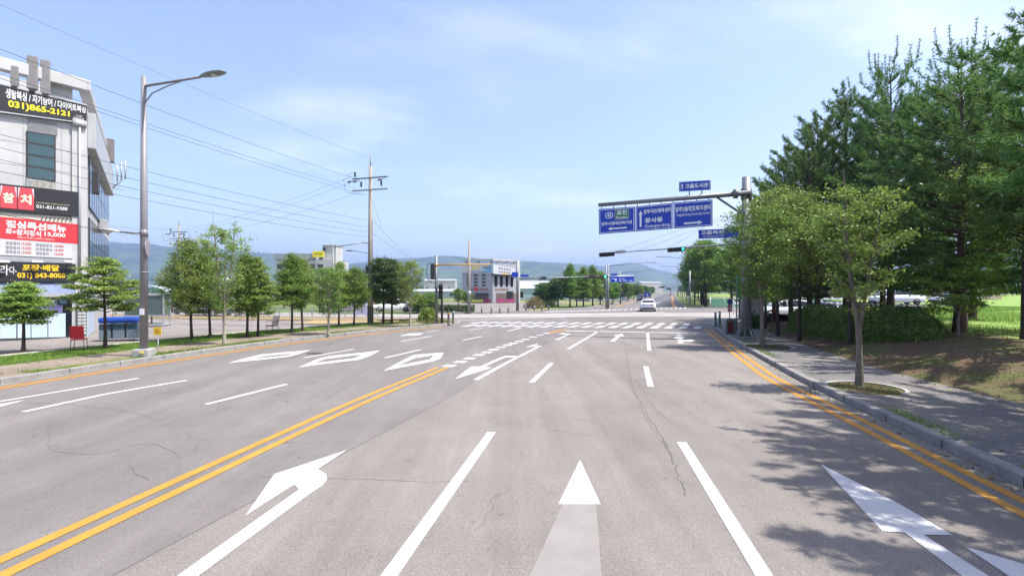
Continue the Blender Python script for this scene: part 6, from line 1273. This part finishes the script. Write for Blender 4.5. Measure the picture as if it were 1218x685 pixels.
mb.build('yellow_letters', m_ytxt, w, recalc=False); mb = MB(); quad_poly(mb, q2, [(.66, .06), (.98, .06), (.98, .95), (.86, .95), (.8, .5)], .02); mb.build('blue_field', mat('banner_sky', (.18, .42, .60), .5), w, recalc=False)
mb = MB()
for k in range(14): quad_rect(mb, q2, (.28 + k * .048, .12, .305 + k * .048, .24), .03)
for k in range(4): quad_rect(mb, q2, (.70 + k * .07, .5, .74 + k * .07, .8), .03)
mb.build('banner_marks', m_gtxt, w, recalc=False)
qr = [rw(0, zt(325.5), .1), rw(5.6, zt(327.2), .1), rw(5.6, zt(318.5), .1), rw(0, zt(314.5), .1)]; mb = MB(); q2 = quad_board(mb, qr, .12); w = mb.build('banner_board', MATS['banner_white'], T); mb = MB()
for k in range(5): quad_rect(mb, q2, (.25 + k * .12, .55, .31 + k * .12, .85), .02); quad_rect(mb, q2, (.25 + k * .11, .2, .32 + k * .11, .38), .02)
mb.build('banner_marks', m_gtxt, w, recalc=False); mb = MB(); quad_rect(mb, q2, (.4, -.12, .68, .14), .12); mb.build('yellow_sign', m_otxt, w, recalc=False)
mb = MB(); mb.slab(rw(-.3, 0), rw(5.7, 0), zt(327.6), zt(326.2), .8); mb.build('soffit', m_dk, T)
for k, s in enumerate((5.6, 4.0, 2.3)): mb = MB(); mb.slab(lw(s, 0), lw(s - .8, 0), zt(340.5), zt(326), .08, off=.003); w = mb.build('window', m_win, T); mb = MB(); [mb.slab(lw(s, 0), lw(s - .8, 0), zt(v), zt(v - .8), .03, off=.085) for v in (330, 334, 338)]; mb.build('frame', m_lgrey, w)
for s in (.5, 1.9, 3.3, 4.6): mb = MB(); mb.slab(rw(s, 0), rw(s + .6, 0), zt(340.5), zt(328), .08, off=.003); mb.build('window', m_wind, T)
mb = MB(); mb.slab(lw(wl - .3, 0), lw(.1, 0), zt(345.5), zt(342.5), .05, off=.003); w = mb.build('shop_sign', m_grey, T); mb = MB()
for k in range(7): mb.slab(lw(5.2 - k * .62, 0), lw(4.8 - k * .62, 0), zt(345), zt(343), .02, off=.056)
mb.build('letters', mat('text_maroon', (.30, .05, .06), .5), w); mb = MB(); mb.slab(lw(3.9, 0), lw(3.3, 0), zt(346), zt(341.5), .02, off=.08); mb.build('red_mark', m_redb, w)
mb = MB(); [mb.slab(rw(.6 + k * .6, 0), rw(1.05 + k * .6, 0), zt(345.5), zt(343.2), .03, off=.01) for k in range(6)]; mb.build('letters', mat('text_brown', (.22, .12, .08), .5), T)
mb = MB(); mb.slab(lw(wl - .1, 0), lw(.9, 0), .05, zt(349), .05, off=.004); mb.build('shop_front', mat('front_brown', (.13, .10, .09), .5, var=.3, scale=1.5), T); mb = MB(); mb.slab(lw(3.6, 0), lw(.8, 0), zt(351), zt(348.6), .5, off=.01); mb.build('canopy', m_dk, T)
mb = MB(); mb.slab(rw(.9, 0), rw(5.9, 0), .05, zt(348.5), .05, off=.004); mb.build('shop_front', mat('front_brown2', (.16, .12, .10), .5, var=.4, scale=1.2), T)
mb = MB(); mb.slab(lw(wl + .4, 0, .9), lw(1.8, 0, .9), .2, zt(356.4), .05); mb.build('yellow_banner', mat('banner_lime', (.50, .55, .10), .6), T); mb = MB(); mb.slab(lw(1.7, 0, .9), lw(.2, 0, .9), .2, zt(355.8), .05); mb.slab(rw(.4, 0, .9), rw(2.4, 0, .9), .2, zt(355.8), .05); mb.slab(rw(2.7, 0, .9), rw(4.9, 0, .9), .2, zt(355.8), .05); mb.build('magenta_banner', mat('banner_magenta', (.30, .03, .12), .6), T)
mb = MB(); mb.bm.faces.new([mb.bm.verts.new(q) for q in ((-22, 66, -.02), (-4, 61.2, -.02), (1.4, 65, -.02), (12, 112, -.02), (-24, 112, -.02))]); struct('corner_forecourt', mb, m_lot)
# long low hedge and wall before the corner building
T = thing('low_hedge', (-9.5, 62, 0), 'low dark hedge by the pale pole before the corner building', 'hedge'); rs = np.random.RandomState(4); P = np.stack([rs.uniform(-13, -4.4, 5000), rs.uniform(-.5, .5, 5000), rs.uniform(.05, .85, 5000)], 1); P[:, 1] += 61.5 - (P[:, 0] + 9) * .25; V, F = blades(rs, P - np.array([-9.5, 62, 0]), .16, .2, .7); raw_mesh('leaves', V, F, m_leaf_k, T)
# greenhouses and hut
def shed(c, sz, rz, lb, wallm, roofm, nm='greenhouse', cat='building', gable=.8):
    T = thing(nm, (c[0], c[1], 0), lb, cat); q = Matrix.Rotation(rz, 3, 'Z'); o = Vector((c[0], c[1], 0)); L2, W2, H2 = sz[0] / 2, sz[1] / 2, sz[2]
    mb = MB(); mb.box(o + Vector((0, 0, H2 / 2)), sz, rz); mb.build('wall', wallm, T); mb = MB(); P = [o + q @ Vector(v) for v in ((-L2 - .3, -W2 - .3, H2 + .003), (-L2 - .3, 0, H2 + gable), (-L2 - .3, W2 + .3, H2 + .003))]; mb.prism(P, q @ Vector((sz[0] + .6, 0, 0))); mb.build('roof', roofm, T)
    for k in range(int(sz[0] // 6)): mb = MB(); mb.box(o + q @ Vector((-L2 + 3 + k * 6, -W2 - .02, H2 * .5)), (1.1, .08, 1.0), rz); mb.build('window', m_wind, T)
ms = mat('vinyl_white', (.40, .42, .43), .5, var=.1); mt_ = mat('vinyl_teal', (.30, .42, .43), .6, var=.15)
shed((9, 150), (22, 9, 3.2), .1, 'long pale teal and white greenhouse right of the corner building', mt_, ms, gable=2.2); shed((19.5, 128), (6, 5, 3.0), .3, 'small white hut with a grey roof between the median trees', ms, m_grey, 'hut', 'hut', 1.6); shed((23, 128), (10, 5, 1.8), .25, 'low white shed behind the far mast', ms, ms, 'shed', 'shed', 1.0)
shed((-34, 190), (30, 9, 2.4), 0, 'white greenhouse behind the corner signal pole', ms, ms); shed((-62, 150), (20, 9, 3.4), .1, 'white workshop behind the middle of the verge trees', ms, m_lgrey, 'workshop'); shed((-48, 88), (5, 5, 4.2), .1, 'white cabin behind the verge trees near the lot fence', ms, ms, 'cabin', 'cabin', .8)
for i, (x, y, s, rz) in enumerate([(20, 420, 24, .2), (48, 460, 18, .1), (-60, 430, 26, 0), (86, 520, 30, .2), (-130, 390, 22, .1), (150, 560, 26, .3)]): shed((x, y), (s, 12, 7 + i % 3 * 2), rz, f'distant pale building below the hills, {words[i]} of the scattered ones', mat('far_wall', (.45, .43, .4), .8), m_grey, 'distant_building', gable=1.5)
# factory with the yellow sign and the tower
FY = 120.0; zf = lambda v: CH + (HZ - v) * FY / FOC; xf = lambda u: (u - 609) / FOC * FY
T = thing('factory_building', (xf(360), FY, 0), 'grey flat roofed building with a yellow rooftop sign and white stair tower behind the trees', 'building')
mb = MB(); mb.box(((xf(328) + xf(395)) / 2, FY + 6, zf(309) / 2), (xf(395) - xf(328), 12, zf(309))); mb.build('wall', m_panel, T); mb = MB(); mb.box(((xf(326) + xf(376)) / 2, FY + 6, (zf(309) + zf(302)) / 2 + .1), (xf(376) - xf(326), 12.6, zf(302) - zf(309)), 0, .05); mb.build('roof', m_grey, T)
mb = MB(); mb.box((xf(389), FY + 4, zf(292) / 2), (xf(397) - xf(381), 5, zf(292))); w = mb.build('stair_tower', m_panel, T); mb = MB(); mb.box((xf(389), FY + 4, zf(292) + .12), (xf(397.5) - xf(380.5), 5.4, .25)); mb.build('tower_cap', m_grey, w); mb = MB(); mb.box((xf(383), FY + 1.45, zf(296)), (.8, .1, .8)); mb.build('tower_window', m_wind, w)
q = [Vector((xf(373), FY - .3, zf(306))), Vector((xf(386), FY - .3, zf(306))), Vector((xf(386), FY - .3, zf(299))), Vector((xf(373), FY - .3, zf(299)))]; mb = MB(); q2 = quad_board(mb, q, .3); w = mb.build('roof_sign', m_ytxt, T); mb = MB(); [quad_rect(mb, q2, (.15 + k * .16, .4, .26 + k * .16, .7), .02) for k in range(5)]; mb.build('marking', mat('olive_marks', (.3, .28, .02), .5), w, recalc=False)
for k in range(6): mb = MB(); mb.box((xf(333) + k * 1.9, FY - .03, zf(317)), (1.2, .1, 1.1)); mb.build('window', m_wind, T)
# metal fence and banners at the back of the lot
T = thing('lot_fence', (-20, 47, .1), 'low grey metal fence along the back edge of the parking lot', 'fence'); mb = MB(); fa0 = Vector((-36, 46.2)); fa1 = Vector((-12.2, 46.6))
for k in range(25): q = fa0.lerp(fa1, k / 24); mb.box((q.x, q.y, .55), (.06, .06, .95))
for z in (.35, .95): mb.slab(fa0, fa1, z, z + .05, .04)
for k in range(120): q = fa0.lerp(fa1, k / 119); mb.box((q.x, q.y - .02, .65), (.02, .02, .62))
mb.build('bars', m_lgrey, T)
for i, u in enumerate((425.5, 435)):
    Y = 46.2; x = (u - 609) / FOC * Y; mb = MB(); mb.box((x, Y, .75), (.62, .03, .85), 0, .005); o = mb.build('fence_banner', mat('banner_lilac', (.50, .48, .66), .7, var=.3, scale=5)); tag(o, ['pale lilac banner on the lot fence, farther from the utility pole', 'pale lilac banner on the lot fence, next to the utility pole'][i], 'banner', 'banners on the lot fence')
# dirt patch by the pole
mb = MB(); mb.bm.faces.new([mb.bm.verts.new(q) for q in ((-16, 37.4, .125), (-9.6, 36.6, .155), (-8.6, 40, .155), (-10, 42.5, .125), (-16, 41.5, .125))]); struct('bare_earth', mb, mixed_mat('ochre_earth', (.36, .25, .13), (.28, .22, .12), .8))
